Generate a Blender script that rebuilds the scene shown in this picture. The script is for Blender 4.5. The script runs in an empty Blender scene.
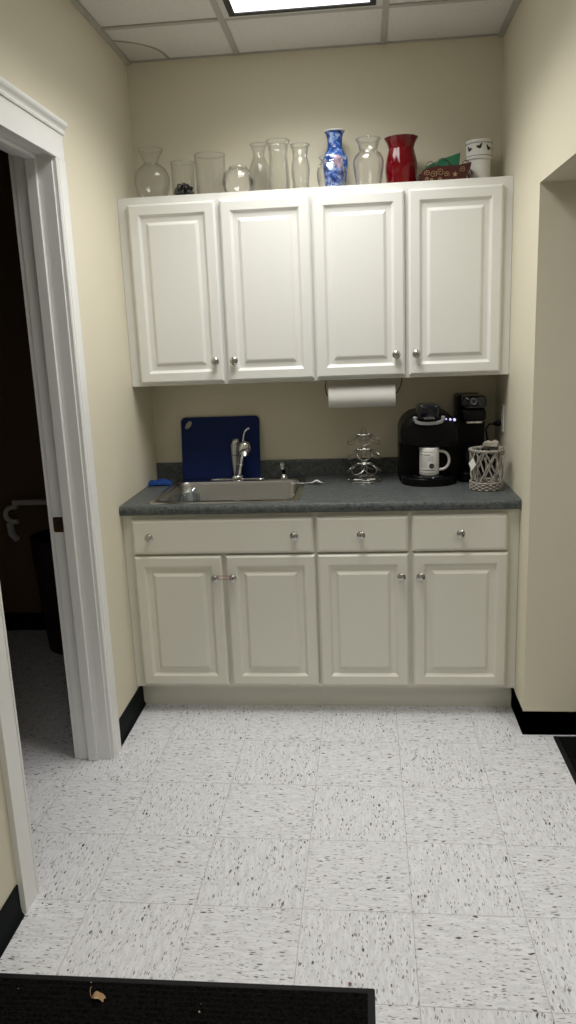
import bpy, bmesh, math, random
from mathutils import Vector, Matrix
random.seed(7)
PI = math.pi
SC = bpy.context.scene
COL = SC.collection

W = 1.585      # niche width
ZC = 2.737     # ceiling
ZT = 0.9155    # countertop
ZU = 2.137     # top of wall cabinets
ZB = 1.3728    # bottom of wall cabinets

# ------------------------------------------------------------------ materials
def new_mat(name):
    m = bpy.data.materials.new(name); m.use_nodes = True
    nt = m.node_tree
    return m, nt, nt.nodes['Principled BSDF'], nt.nodes['Material Output']

def N(nt, typ, **kw):
    n = nt.nodes.new(typ)
    for k, v in kw.items():
        if k.startswith('i_'):
            key = k[2:]
            key = int(key) if key.isdigit() else key.replace('_', ' ')
            n.inputs[key].default_value = v
        else:
            setattr(n, k, v)
    return n

def math_node(nt, op, a, b=None, c=None, clamp=False):
    n = nt.nodes.new('ShaderNodeMath'); n.operation = op; n.use_clamp = clamp
    for i, v in enumerate((a, b, c)):
        if v is None: continue
        if isinstance(v, (int, float)): n.inputs[i].default_value = v
        else: nt.links.new(v, n.inputs[i])
    return n.outputs[0]

def mix_col(nt, fac, a, b):
    n = nt.nodes.new('ShaderNodeMix'); n.data_type = 'RGBA'
    for sock, v in ((n.inputs[0], fac), (n.inputs[6], a), (n.inputs[7], b)):
        if isinstance(v, (int, float)): sock.default_value = v
        elif isinstance(v, tuple): sock.default_value = v if len(v) == 4 else v + (1,)
        else: nt.links.new(v, sock)
    return n.outputs[2]

def simple(name, col, rough=.5, metal=0, spec=.5, noise=.04, nscale=30, bump=0, bscale=200, coat=0):
    m, nt, b, o = new_mat(name)
    tc = N(nt, 'ShaderNodeTexCoord')
    nz = N(nt, 'ShaderNodeTexNoise', i_Scale=nscale, i_Detail=3.0)
    nt.links.new(tc.outputs['Object'], nz.inputs['Vector'])
    lo = tuple(c * (1 - noise) for c in col); hi = tuple(min(1, c * (1 + noise)) for c in col)
    nt.links.new(mix_col(nt, nz.outputs['Fac'], lo, hi), b.inputs['Base Color'])
    b.inputs['Roughness'].default_value = rough
    b.inputs['Metallic'].default_value = metal
    b.inputs['Specular IOR Level'].default_value = spec
    b.inputs['Coat Weight'].default_value = coat
    if bump:
        n2 = N(nt, 'ShaderNodeTexNoise', i_Scale=bscale, i_Detail=2.0)
        nt.links.new(tc.outputs['Object'], n2.inputs['Vector'])
        bp = N(nt, 'ShaderNodeBump', i_Strength=bump, i_Distance=.002)
        nt.links.new(n2.outputs['Fac'], bp.inputs['Height'])
        nt.links.new(bp.outputs['Normal'], b.inputs['Normal'])
    return m

def emit(name, col, strength):
    m, nt, b, o = new_mat(name)
    b.inputs['Base Color'].default_value = (.8, .8, .8, 1)
    b.inputs['Emission Color'].default_value = col + (1,)
    b.inputs['Emission Strength'].default_value = strength
    return m

def glass(name, tint=(.97, .98, .97), power=2.5, base=.03, top=.55, rough=.02):
    """thin clear glass: see-through face on, reflective and darker at the edge"""
    m, nt, b, o = new_mat(name)
    nt.nodes.remove(b)
    lw = N(nt, 'ShaderNodeLayerWeight', i_Blend=.5)
    f = math_node(nt, 'POWER', lw.outputs['Facing'], power)
    f = math_node(nt, 'MULTIPLY_ADD', f, top, base)
    tr = N(nt, 'ShaderNodeBsdfTransparent')
    nt.links.new(mix_col(nt, math_node(nt, 'POWER', lw.outputs['Facing'], 4.0), tint, tuple(c * .62 for c in tint)), tr.inputs['Color'])
    gl = N(nt, 'ShaderNodeBsdfGlossy', i_Roughness=rough)
    gl.inputs['Color'].default_value = (.95, .96, .95, 1)
    mx = N(nt, 'ShaderNodeMixShader')
    nt.links.new(f, mx.inputs[0]); nt.links.new(tr.outputs[0], mx.inputs[1]); nt.links.new(gl.outputs[0], mx.inputs[2])
    nt.links.new(mx.outputs[0], o.inputs['Surface'])
    return m

PAINT = (.71, .66, .515)
M = {}
M['wall'] = simple('cream wall paint', PAINT, .55, noise=.015, nscale=6, bump=.08, bscale=350)
M['bathwall'] = simple('shade darkened bathroom paint', (.16, .10, .05), .7)  # wall tone darkened to hold the shade of the unlit bathroom
M['trim'] = simple('off white trim paint', (.83, .83, .81), .32, noise=.01)
M['cab'] = simple('white cabinet lacquer', (.76, .76, .72), .33, noise=.01, nscale=12)
M['basecab'] = simple('shade tinted cabinet lacquer', (.70, .685, .595), .33, noise=.01, nscale=12)  # same cabinet paint, with the dimmer warmer light low down tinted in
M['cabin'] = simple('cabinet box lacquer', (.74, .73, .67), .4, noise=.01)
M['vinyl'] = simple('black vinyl base', (.005, .0075, .0075),   .6, spec=.06)
M['nickel'] = simple('brushed nickel', (.50, .49, .47), .26, 1, noise=.06)
M['chrome'] = simple('polished chrome', (.75, .76, .77), .08, 1, noise=.02)
M['steel'] = simple('brushed stainless steel', (.40, .385, .36), .34, 1, noise=.05, nscale=60)
M['rimsteel'] = simple('polished steel rim', (.62, .61, .59), .16, 1)
M['spout'] = simple('satin nickel', (.66, .65, .62), .38, .85)
M['wire'] = simple('chromed wire', (.46, .45, .42), .28, 1)
M['darkwire'] = simple('dark wire', (.03, .03, .03), .4)
M['board'] = simple('blue plastic', (.002, .014, .090), .5, spec=.2, bump=.1, bscale=500)
M['cloth'] = simple('blue cloth', (.006, .05, .24), .9, noise=.3, nscale=120, bump=.6, bscale=400)
M['white'] = simple('white plastic', (.78, .78, .76), .35)
M['paper'] = simple('paper', (.80, .79, .75), .9, noise=.02, bump=.3, bscale=300)
M['card'] = simple('grey cardboard', (.30, .24, .17), .9)
M['black'] = simple('black plastic', (.0025, .0025, .003), .35, spec=.15)
M['blackgloss'] = simple('glossy black plastic', (.005, .006, .010), .10, spec=.5)
M['silver'] = simple('silver plastic', (.36, .36, .37), .35, .5)
M['ringgrey'] = simple('dark grey plastic', (.11, .115, .13), .3)
M['darkchrome'] = simple('shaded chrome', (.36, .36, .37), .10, 1)  # chrome copy darkened to carry the dark surroundings it reflects
M['led'] = emit('blue indicator light', (.35, .35, 1.0), 1.0)
M['mug'] = simple('white ceramic', (.72, .71, .68), .18)
M['ink'] = simple('black ink', (.012, .012, .012), .5)
M['greyink'] = simple('grey print', (.16, .16, .16), .5)
M['wicker'] = simple('whitewashed willow', (.30, .275, .24), .8, noise=.45, nscale=90, bump=.4)
M['redglass'] = None
M['porcelain'] = simple('white porcelain', (.74, .73, .68), .12)
M['stone'] = simple('black pebble', (.008, .008, .008), .35)
M['redmetal'] = simple('dark red painted metal', (.055, .006, .006), .4, noise=.3)
M['gold'] = simple('gold scroll wire', (.50, .36, .20), .35, .7)
M['green'] = simple('green felt', (.006, .10, .042), .8, noise=.3, nscale=80)
M['tbar'] = simple('grey ceiling grid', (.40, .385, .35), .5)
M['fixture'] = simple('white enamel', (.6, .6, .58), .4)
M['mat_rubber'] = simple('black rubber edge', (.006, .006, .007), .6, spec=.25)
M['leaf'] = simple('dry leaf', (.42, .27, .14), .8, noise=.4, nscale=150)
M['crumb'] = simple('reddish dry leaf', (.22, .08, .05), .8, noise=.4, nscale=150)
M['band'] = simple('red rubber band', (.45, .10, .08), .6)
M['brass'] = simple('aged bronze', (.10, .055, .02), .4, .8)
M['maroon'] = simple('maroon plastic', (.02, .004, .004), .5)
M['outlet'] = simple('outlet plastic', (.66, .64, .58), .4)
M['glass'] = glass('clear glass', (1, 1, 1), 2.2, .016, .6)
M['thickglass'] = glass('clear pressed glass', (.998, 1, .998), 1.9, .02, .6)
M['rimglass'] = glass('thick glass rim', (.96, .97, .96), 1.1, .05, .6)
M['cup'] = glass('clear plastic', (.88, .95, 1), 1.0, .25, .6, .12)
M['diffuser'] = emit('lit fluorescent lens', (.97, .985, 1.0), 1.6)

def red_glass():
    m, nt, b, o = new_mat('ruby red glass')
    tc = N(nt, 'ShaderNodeTexCoord')
    nz = N(nt, 'ShaderNodeTexNoise', i_Scale=14.0, i_Detail=2.0)
    nt.links.new(tc.outputs['Object'], nz.inputs['Vector'])
    nt.links.new(mix_col(nt, nz.outputs['Fac'], (.10, .0005, .003), (.22, .002, .008)), b.inputs['Base Color'])
    b.inputs['Roughness'].default_value = .07
    b.inputs['Transmission Weight'].default_value = .25
    b.inputs['IOR'].default_value = 1.45
    return m
M['redglass'] = red_glass()

def countertop_mat():
    m, nt, b, o = new_mat('speckled grey laminate')
    tc = N(nt, 'ShaderNodeTexCoord')
    n1 = N(nt, 'ShaderNodeTexNoise', i_Scale=260.0, i_Detail=3.0)
    n2 = N(nt, 'ShaderNodeTexNoise', i_Scale=60.0, i_Detail=4.0)
    for n in (n1, n2): nt.links.new(tc.outputs['Object'], n.inputs['Vector'])
    r = N(nt, 'ShaderNodeValToRGB')
    r.color_ramp.elements[0].position = .36; r.color_ramp.elements[0].color = (.022, .027, .027, 1)
    r.color_ramp.elements[1].position = .68; r.color_ramp.elements[1].color = (.145, .157, .153, 1)
    f = math_node(nt, 'MULTIPLY_ADD', n2.outputs['Fac'], .35, math_node(nt, 'MULTIPLY', n1.outputs['Fac'], .65))
    nt.links.new(f, r.inputs[0]); nt.links.new(r.outputs[0], b.inputs['Base Color'])
    b.inputs['Roughness'].default_value = .45
    b.inputs['Specular IOR Level'].default_value = .28
    return m
M['counter'] = countertop_mat()

def floor_mat():
    m, nt, b, o = new_mat('speckled vinyl tile')
    tc = N(nt, 'ShaderNodeTexCoord')
    mp = N(nt, 'ShaderNodeMapping', vector_type='TEXTURE')
    mp.inputs['Location'].default_value = (.4919, -.5394, 0)
    mp.inputs['Rotation'].default_value = (0, 0, -.0066)
    mp.inputs['Scale'].default_value = (.3048, .3048, .3048)
    nt.links.new(tc.outputs['Object'], mp.inputs['Vector'])
    sp = N(nt, 'ShaderNodeSeparateXYZ'); nt.links.new(mp.outputs[0], sp.inputs[0])
    u, v = sp.outputs[0], sp.outputs[1]
    fu, fv = math_node(nt, 'FLOOR', u), math_node(nt, 'FLOOR', v)
    par = math_node(nt, 'FLOORED_MODULO', math_node(nt, 'ADD', fu, fv), 2.0)      # 0 -> streaks along Y
    # swap u/v on odd tiles
    def sw(a, c): # a if par==0 else c
        return math_node(nt, 'ADD', math_node(nt, 'MULTIPLY', a, math_node(nt, 'SUBTRACT', 1.0, par)), math_node(nt, 'MULTIPLY', c, par))
    across, along = sw(u, v), sw(v, u)
    cell = N(nt, 'ShaderNodeCombineXYZ'); nt.links.new(fu, cell.inputs[0]); nt.links.new(fv, cell.inputs[1])
    wn = N(nt, 'ShaderNodeTexWhiteNoise', noise_dimensions='2D'); nt.links.new(cell.outputs[0], wn.inputs['Vector'])
    off = math_node(nt, 'MULTIPLY', wn.outputs['Value'], 37.0)
    cb = N(nt, 'ShaderNodeCombineXYZ')
    nt.links.new(math_node(nt, 'ADD', across, off), cb.inputs[0]); nt.links.new(along, cb.inputs[1])
    nt.links.new(off, cb.inputs[2])
    vec = cb.outputs[0]
    # wobble the coordinates so that chips get ragged outlines and lean a little
    wob = N(nt, 'ShaderNodeTexNoise', i_Scale=9.0, i_Detail=3.0); nt.links.new(vec, wob.inputs['Vector'])
    ws = N(nt, 'ShaderNodeVectorMath', operation='MULTIPLY_ADD')
    nt.links.new(wob.outputs['Color'], ws.inputs[0]); ws.inputs[1].default_value = (.05, .06, 0); nt.links.new(vec, ws.inputs[2])
    def chips(sx, sy, thr, rad, seed):
        mm = N(nt, 'ShaderNodeMapping'); mm.inputs['Scale'].default_value = (sx, sy, 1); mm.inputs['Location'].default_value = (seed, seed * 1.7, 0)
        nt.links.new(ws.outputs[0], mm.inputs['Vector'])
        vo = N(nt, 'ShaderNodeTexVoronoi', voronoi_dimensions='2D', feature='F1'); vo.inputs['Scale'].default_value = 1.0
        nt.links.new(mm.outputs[0], vo.inputs['Vector'])
        sc = N(nt, 'ShaderNodeSeparateColor'); nt.links.new(vo.outputs['Color'], sc.inputs[0])
        has = math_node(nt, 'GREATER_THAN', sc.outputs[0], thr)
        rr = math_node(nt, 'MULTIPLY_ADD', sc.outputs[1], rad * .8, rad * .2)
        ins = math_node(nt, 'MULTIPLY', math_node(nt, 'SUBTRACT', rr, vo.outputs['Distance']), 9.0, clamp=True)
        ins = math_node(nt, 'MULTIPLY', ins, has)
        return math_node(nt, 'MULTIPLY', ins, math_node(nt, 'MULTIPLY_ADD', sc.outputs[2], .6, .4))
    c1 = chips(54, 13.5, .74, .42, 3.1)
    c2 = chips(72, 20, .60, .38, 9.7)
    c3 = chips(30, 12, .84, .38, 5.3)
    # soft streaks
    ms = N(nt, 'ShaderNodeMapping'); ms.inputs['Scale'].default_value = (44, 8, 1); nt.links.new(ws.outputs[0], ms.inputs['Vector'])
    st = N(nt, 'ShaderNodeTexNoise', i_Scale=1.0, i_Detail=4.0); nt.links.new(ms.outputs[0], st.inputs['Vector'])
    rs = N(nt, 'ShaderNodeValToRGB')
    rs.color_ramp.elements[0].position = .36; rs.color_ramp.elements[0].color = (.63, .628, .64, 1)
    rs.color_ramp.elements[1].position = .62; rs.color_ramp.elements[1].color = (.75, .75, .77, 1)
    nt.links.new(st.outputs['Fac'], rs.inputs[0])
    col = rs.outputs[0]
    col = mix_col(nt, math_node(nt, 'MULTIPLY', c2, .7), col, (.22, .21, .20))
    col = mix_col(nt, math_node(nt, 'MULTIPLY', c1, .95), col, (.07, .065, .065))
    col = mix_col(nt, math_node(nt, 'MULTIPLY', c3, 1.0), col, (.025, .025, .028))
    # seams
    def edge(x):
        fr = math_node(nt, 'FRACT', x)
        d = math_node(nt, 'MINIMUM', fr, math_node(nt, 'SUBTRACT', 1.0, fr))
        return math_node(nt, 'LESS_THAN', d, .0032)
    seam = math_node(nt, 'MAXIMUM', edge(u), edge(v))
    col = mix_col(nt, math_node(nt, 'MULTIPLY', seam, .7), col, (.30, .29, .28))
    nt.links.new(col, b.inputs['Base Color'])
    b.inputs['Roughness'].default_value = .36
    b.inputs['Specular IOR Level'].default_value = .35
    return m
M['floor'] = floor_mat()

def carpet_mat():
    m, nt, b, o = new_mat('ribbed black carpet')
    tc = N(nt, 'ShaderNodeTexCoord')
    nz = N(nt, 'ShaderNodeTexNoise', i_Scale=170.0, i_Detail=3.0); nt.links.new(tc.outputs['Object'], nz.inputs['Vector'])
    r = N(nt, 'ShaderNodeValToRGB')
    r.color_ramp.elements[0].position = .35; r.color_ramp.elements[0].color = (.0015, .0015, .0016, 1)
    r.color_ramp.elements[1].position = .75; r.color_ramp.elements[1].color = (.012, .0115, .011, 1)
    nt.links.new(nz.outputs['Fac'], r.inputs[0])
    vo = N(nt, 'ShaderNodeTexVoronoi', i_Scale=45.0); nt.links.new(tc.outputs['Object'], vo.inputs['Vector'])
    sc = N(nt, 'ShaderNodeSeparateColor'); nt.links.new(vo.outputs['Color'], sc.inputs[0])
    lint = math_node(nt, 'MULTIPLY', math_node(nt, 'GREATER_THAN', sc.outputs[0], .95), math_node(nt, 'LESS_THAN', vo.outputs['Distance'], .11))
    nt.links.new(mix_col(nt, lint, r.outputs[0], (.35, .30, .22)), b.inputs['Base Color'])
    b.inputs['Roughness'].default_value = 1
    b.inputs['Specular IOR Level'].default_value = .05
    bp = N(nt, 'ShaderNodeBump', i_Strength=.8, i_Distance=.004)
    nt.links.new(nz.outputs['Fac'], bp.inputs['Height']); nt.links.new(bp.outputs['Normal'], b.inputs['Normal'])
    return m
M['carpet'] = carpet_mat()

def ceiling_mat():
    m, nt, b, o = new_mat('mineral fibre ceiling tile')
    tc = N(nt, 'ShaderNodeTexCoord')
    nz = N(nt, 'ShaderNodeTexNoise', i_Scale=90.0, i_Detail=4.0); nt.links.new(tc.outputs['Object'], nz.inputs['Vector'])
    col = mix_col(nt, nz.outputs['Fac'], (.60, .585, .55), (.74, .725, .69))
    # water stain in the corner tile: a brown rim around a faintly tinted patch
    wob = N(nt, 'ShaderNodeTexNoise', i_Scale=7.0, i_Detail=2.0); nt.links.new(tc.outputs['Object'], wob.inputs['Vector'])
    sp = N(nt, 'ShaderNodeSeparateXYZ'); nt.links.new(tc.outputs['Object'], sp.inputs[0])
    dx = math_node(nt, 'DIVIDE', math_node(nt, 'ADD', sp.outputs[0], .02), .205)
    dy = math_node(nt, 'DIVIDE', math_node(nt, 'ADD', sp.outputs[1], .0), .255)
    d = math_node(nt, 'SQRT', math_node(nt, 'ADD', math_node(nt, 'MULTIPLY', dx, dx), math_node(nt, 'MULTIPLY', dy, dy)))
    d = math_node(nt, 'ADD', d, math_node(nt, 'MULTIPLY_ADD', wob.outputs['Fac'], .12, -.06))
    rim = math_node(nt, 'SUBTRACT', 1.0, math_node(nt, 'MULTIPLY', math_node(nt, 'ABSOLUTE', math_node(nt, 'SUBTRACT', d, 1.0)), 18.0), clamp=True)
    ins = math_node(nt, 'LESS_THAN', d, 1.0)
    col = mix_col(nt, math_node(nt, 'MULTIPLY', ins, .35), col, (.48, .43, .35))
    col = mix_col(nt, math_node(nt, 'MULTIPLY', rim, .9), col, (.20, .155, .10))
    nt.links.new(col, b.inputs['Base Color']); b.inputs['Roughness'].default_value = .95
    b.inputs['Specular IOR Level'].default_value = .1
    return m
M['ceil'] = ceiling_mat()

def blue_vase_mat():
    m, nt, b, o = new_mat('blue floral porcelain')
    tc = N(nt, 'ShaderNodeTexCoord')
    nz = N(nt, 'ShaderNodeTexNoise', i_Scale=45.0, i_Detail=3.0); nt.links.new(tc.outputs['Object'], nz.inputs['Vector'])
    r = N(nt, 'ShaderNodeValToRGB')
    e = r.color_ramp.elements
    e[0].position = .38; e[0].color = (.006, .022, .14, 1)
    e[1].position = .70; e[1].color = (.42, .53, .74, 1)
    k = e.new(.52); k.color = (.03, .11, .42, 1)
    nt.links.new(nz.outputs['Fac'], r.inputs[0])
    col = r.outputs[0]
    ws = N(nt, 'ShaderNodeVectorMath', operation='MULTIPLY_ADD')
    nt.links.new(nz.outputs['Color'], ws.inputs[0]); ws.inputs[1].default_value = (.03, .03, .03); nt.links.new(tc.outputs['Object'], ws.inputs[2])
    def blob(col, c, rad, colour, a=.9):
        ds = N(nt, 'ShaderNodeVectorMath', operation='DISTANCE'); nt.links.new(ws.outputs[0], ds.inputs[0])
        ds.inputs[1].default_value = tuple(x + .015 for x in c)
        f = math_node(nt, 'MULTIPLY', math_node(nt, 'SUBTRACT', rad, ds.outputs['Value']), 150.0, clamp=True)
        return mix_col(nt, math_node(nt, 'MULTIPLY', f, a), col, colour)
    col = blob(col, (.012, -.05, .128), .026, (.56, .36, .50))
    col = blob(col, (.020, -.05, .112), .014, (.66, .44, .55))
    col = blob(col, (-.018, -.05, .105), .018, (.58, .72, .84))
    col = blob(col, (-.010, -.045, .150), .015, (.40, .55, .85))
    col = blob(col, (-.014, -.035, .232), .012, (.45, .55, .78))
    col = blob(col, (-.014, -.033, .218), .010, (.45, .58, .80))
    col = blob(col, (.015, -.035, .230), .012, (.34, .44, .66))
    col = blob(col, (-.042, -.03, .135), .012, (.55, .50, .72))
    col = blob(col, (-.036, -.03, .078), .009, (.50, .22, .22))
    col = blob(col, (.016, -.045, .065), .010, (.36, .42, .60))
    nt.links.new(col, b.inputs['Base Color']); b.inputs['Roughness'].default_value = .15
    return m
M['bluevase'] = blue_vase_mat()

# ------------------------------------------------------------------ mesh helpers
def obj(name, bm, mat, parent=None, smooth=False, bevel=0, segs=2, loc=None):
    bmesh.ops.recalc_face_normals(bm, faces=bm.faces[:])
    me = bpy.data.meshes.new(name); bm.to_mesh(me); bm.free()
    me.materials.append(mat)
    if smooth:
        me.polygons.foreach_set('use_smooth', [True] * len(me.polygons))
        try: me.set_sharp_from_angle(angle=math.radians(38))
        except Exception: pass
    o = bpy.data.objects.new(name, me); COL.objects.link(o)
    if parent is not None: o.parent = parent
    if loc is not None: o.location = loc
    if bevel:
        b = o.modifiers.new('bevel', 'BEVEL'); b.width = bevel; b.segments = segs; b.limit_method = 'ANGLE'; b.angle_limit = math.radians(40)
        if not smooth:
            me.polygons.foreach_set('use_smooth', [True] * len(me.polygons))
            try: me.set_sharp_from_angle(angle=math.radians(75))
            except Exception: pass
    return o

def tag(o, label, cat, group=None, kind=None):
    o['label'] = label; o['category'] = cat
    if group: o['group'] = group
    if kind: o['kind'] = kind
    return o

def thing(name, label, cat, loc, group=None):
    o = bpy.data.objects.new(name, None); COL.objects.link(o); o.location = loc
    o.empty_display_size = .05
    return tag(o, label, cat, group)

def struct(o):
    o['kind'] = 'structure'; return o

def BM(): return bmesh.new()

def box(bm, x0, x1, y0, y1, z0, z1):
    vs = [bm.verts.new((x, y, z)) for x in (x0, x1) for y in (y0, y1) for z in (z0, z1)]
    for f in ((0, 1, 3, 2), (4, 6, 7, 5), (0, 4, 5, 1), (2, 3, 7, 6), (0, 2, 6, 4), (1, 5, 7, 3)):
        bm.faces.new([vs[i] for i in f])
    return bm

def lathe(bm, prof, segs=40, axis='Z', at=(0, 0, 0), closed=False, flute=None):
    """prof: (r, z) list. closed: last joins first"""
    rings = []
    for r, z in prof:
        ring = []
        if r < 1e-6:
            ring = None; p = (0, 0, z)
            if axis == 'Y': p = (0, z, 0)
            if axis == 'X': p = (z, 0, 0)
            rings.append([bm.verts.new(Vector(p) + Vector(at))]); continue
        for i in range(segs):
            a = 2 * PI * i / segs
            rr = r * (1 + (flute(a, z) if flute else 0))
            c, s = rr * math.cos(a), rr * math.sin(a)
            p = (c, s, z) if axis == 'Z' else ((c, z, s) if axis == 'Y' else (z, c, s))
            ring.append(bm.verts.new(Vector(p) + Vector(at)))
        rings.append(ring)
    pairs = list(zip(rings, rings[1:]))
    if closed: pairs.append((rings[-1], rings[0]))
    for A, B in pairs:
        for i in range(segs):
            j = (i + 1) % segs
            if len(A) == 1 and len(B) == 1: continue
            if len(A) == 1: bm.faces.new((A[0], B[j], B[i]))
            elif len(B) == 1: bm.faces.new((A[i], A[j], B[0]))
            else: bm.faces.new((A[i], A[j], B[j], B[i]))
    return bm

def smooth_prof(pts, n=6):
    """Catmull-Rom through (r,z) points"""
    P = [Vector((p[0], p[1], 0)) for p in pts]; out = []
    for i in range(len(P) - 1):
        p0 = P[max(i - 1, 0)]; p1 = P[i]; p2 = P[i + 1]; p3 = P[min(i + 2, len(P) - 1)]
        for k in range(n):
            t = k / n
            q = .5 * ((2 * p1) + (p2 - p0) * t + (2 * p0 - 5 * p1 + 4 * p2 - p3) * t * t + (3 * p1 - p0 - 3 * p2 + p3) * t ** 3)
            out.append((max(q.x, .0005), q.y))
    out.append((P[-1].x, P[-1].y)); return out

def vessel(bm, pts, th=.003, base=.006, segs=48, n=6, flute=None):
    """hollow vessel open at the top, walls of real thickness"""
    o = smooth_prof(pts, n)
    inn = [(max(r - th, .002), z) for r, z in reversed(o) if z > base]
    inn.append((inn[-1][0], base))
    prof = [(0, 0)] + o + inn + [(0, base)]
    return lathe(bm, prof, segs, flute=flute)

def tube(bm, pts, r, segs=8, closed=False, caps=True):
    P = [Vector(p) for p in pts]; n = len(P)
    rad = r if isinstance(r, (list, tuple)) else [r] * n
    rings = []; prev = None
    for i in range(n):
        if closed: t = (P[(i + 1) % n] - P[i - 1])
        else: t = P[min(i + 1, n - 1)] - P[max(i - 1, 0)]
        t.normalize()
        if prev is None:
            a = Vector((0, 0, 1)) if abs(t.z) < .9 else Vector((1, 0, 0))
            u = t.cross(a).normalized()
        else:
            u = (prev - t * prev.dot(t)).normalized()
        prev = u; w = t.cross(u)
        rings.append([bm.verts.new(P[i] + (u * math.cos(2 * PI * k / segs) + w * math.sin(2 * PI * k / segs)) * rad[i]) for k in range(segs)])
    m = n if closed else n - 1
    for i in range(m):
        A, B = rings[i], rings[(i + 1) % n]
        # for closed tubes match the twist
        sh = 0
        if closed and i == n - 1:
            sh = min(range(segs), key=lambda s: (A[0].co - B[s].co).length)
        for k in range(segs):
            bm.faces.new((A[k], A[(k + 1) % segs], B[(k + 1 + sh) % segs], B[(k + sh) % segs]))
    if caps and not closed:
        bm.faces.new(list(reversed(rings[0]))); bm.faces.new(rings[-1])
    return bm

def prism(bm, poly, fn0, fn1):
    """poly 2-D outline; fn maps (u,v) to the two end faces"""
    a = [bm.verts.new(fn0(u, v)) for u, v in poly]; b = [bm.verts.new(fn1(u, v)) for u, v in poly]
    n = len(poly)
    bm.faces.new(list(reversed(a))); bm.faces.new(b)
    for i in range(n): bm.faces.new((a[i], a[(i + 1) % n], b[(i + 1) % n], b[i]))
    return bm

def rrect(x0, x1, z0, z1, r, n=6):
    """rounded rectangle; r one value or (bl, br, tr, tl)"""
    rs = r if isinstance(r, (tuple, list)) else (r,) * 4
    out = []
    for (cx, cz, a0, q) in ((x0, z0, PI, rs[0]), (x1, z0, 1.5 * PI, rs[1]), (x1, z1, 0, rs[2]), (x0, z1, .5 * PI, rs[3])):
        ccx = cx + (q if cx == x0 else -q); ccz = cz + (q if cz == z0 else -q)
        if q < 1e-6: out.append((cx, cz)); continue
        for k in range(n + 1):
            a = a0 + .5 * PI * k / n
            out.append((ccx + q * math.cos(a), ccz + q * math.sin(a)))
    return out

def loft(bm, rings, cap0=True, cap1=True):
    R = [[bm.verts.new(p) for p in ring] for ring in rings]; n = len(R[0])
    for A, B in zip(R, R[1:]):
        for i in range(n): bm.faces.new((A[i], A[(i + 1) % n], B[(i + 1) % n], B[i]))
    if cap0: bm.faces.new(list(reversed(R[0])))
    if cap1: bm.faces.new(R[-1])
    return bm

# ------------------------------------------------------------------ the setting
WT = .128
XW = -.006            # plane of the left wall
YR = -.777            # wall end on the right; the passage wall runs along it
DY0, DY1 = -1.0, -1.714    # doorway on the left
ZD = 2.160
YE = -5.2             # end of the room behind the viewer
XE = 4.0

bm = BM(); box(bm, -2.2, XE + .1, YE - .1, .6, -.05, 0)
struct(obj('floor', bm, M['floor']))

bm = BM(); box(bm, XW - WT, XE + .1, YE - .1, .15, ZC, ZC + .05)
struct(obj('ceiling', bm, M['ceil']))

bm = BM(); box(bm, XW, W, 0, .12, 0, ZC)
struct(obj('wall_back', bm, M['wall']))

bm = BM()
box(bm, XW - WT, XW, DY0 + .016, .5, 0, ZC)
box(bm, XW - WT, XW, DY1 - .016, DY0 + .016, ZD + .016, ZC)
box(bm, XW - WT, XW, YE, DY1 - .016, 0, ZC)
struct(obj('wall_left', bm, M['wall']))

bm = BM()
box(bm, W, XE, YR, .12, 0, ZC)                       # end of niche + wall of the side passage
box(bm, W, W + .15, -2.3, YR, 2.03, ZC)              # above the opening
box(bm, W, W + .15, YE, -2.3, 0, ZC)
struct(obj('wall_right', bm, M['wall']))
bm = BM(); box(bm, XE, XE + .1, YE, YR, 0, ZC); struct(obj('wall_passage', bm, M['wall']))
bm = BM(); box(bm, XW - WT, XE + .1, YE - .1, YE, 0, ZC); struct(obj('wall_front', bm, M['wall']))

# bathroom shell
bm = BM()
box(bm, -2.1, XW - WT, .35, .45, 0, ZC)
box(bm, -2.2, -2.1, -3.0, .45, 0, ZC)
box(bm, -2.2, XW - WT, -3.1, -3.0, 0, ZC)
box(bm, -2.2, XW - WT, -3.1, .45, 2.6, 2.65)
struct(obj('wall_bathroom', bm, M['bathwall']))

# black vinyl cove base
def cove(name, pts, h=.1):
    """pts: wall-line points (x,y); base sits to the left of the direction of travel"""
    bm = BM(); prof = [(0, 0), (.014, 0), (.007, .012), (.005, .03), (.005, h), (0, h)]
    n = len(pts); rings = []
    for i in range(n):
        p = Vector(pts[i])
        d0 = (Vector(pts[i]) - Vector(pts[i - 1])).normalized() if i else None
        d1 = (Vector(pts[i + 1]) - Vector(pts[i])).normalized() if i < n - 1 else None
        if d0 is None: d0 = d1
        if d1 is None: d1 = d0
        n0 = Vector((-d0.y, d0.x)); n1 = Vector((-d1.y, d1.x))
        m = (n0 + n1).normalized(); m /= max(.3, m.dot(n0))
        rings.append([(p.x + m.x * a, p.y + m.y * a, z) for a, z in prof])
    loft(bm, rings)
    return struct(obj(name, bm, M['vinyl']))
cove('baseboard_left', [(XW, -.54), (XW, -.911)])
cove('baseboard_near', [(XW, -1.821), (XW, YE)])
cove('baseboard_right', [(W, YE), (W, -2.3)])
cove('baseboard_passage', [(XE, YR), (W, YR), (W, -.541)][::-1])
cove('baseboard_bathroom', [(XW - WT, .35), (-2.1, .35)])

# ceiling grid
bm = BM()
for x in (.477, 1.093):
    box(bm, x - .012, x + .012, YE, 0, ZC - .006, ZC + .001)
for y in (-.385, -.995, -1.605, -2.215, -2.825, -3.435, -4.045, -4.655):
    box(bm, XW, W, y - .012, y + .012, ZC - .0055, ZC + .001)
struct(obj('trim_1', bm, M['tbar']))
bm = BM()
box(bm, XW, XW + .022, YE, 0, ZC - .012, ZC); box(bm, W - .022, W, YE, 0, ZC - .012, ZC); box(bm, XW, W, -.012, 0, ZC - .006, ZC)
struct(obj('trim_2', bm, M['tbar']))

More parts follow.
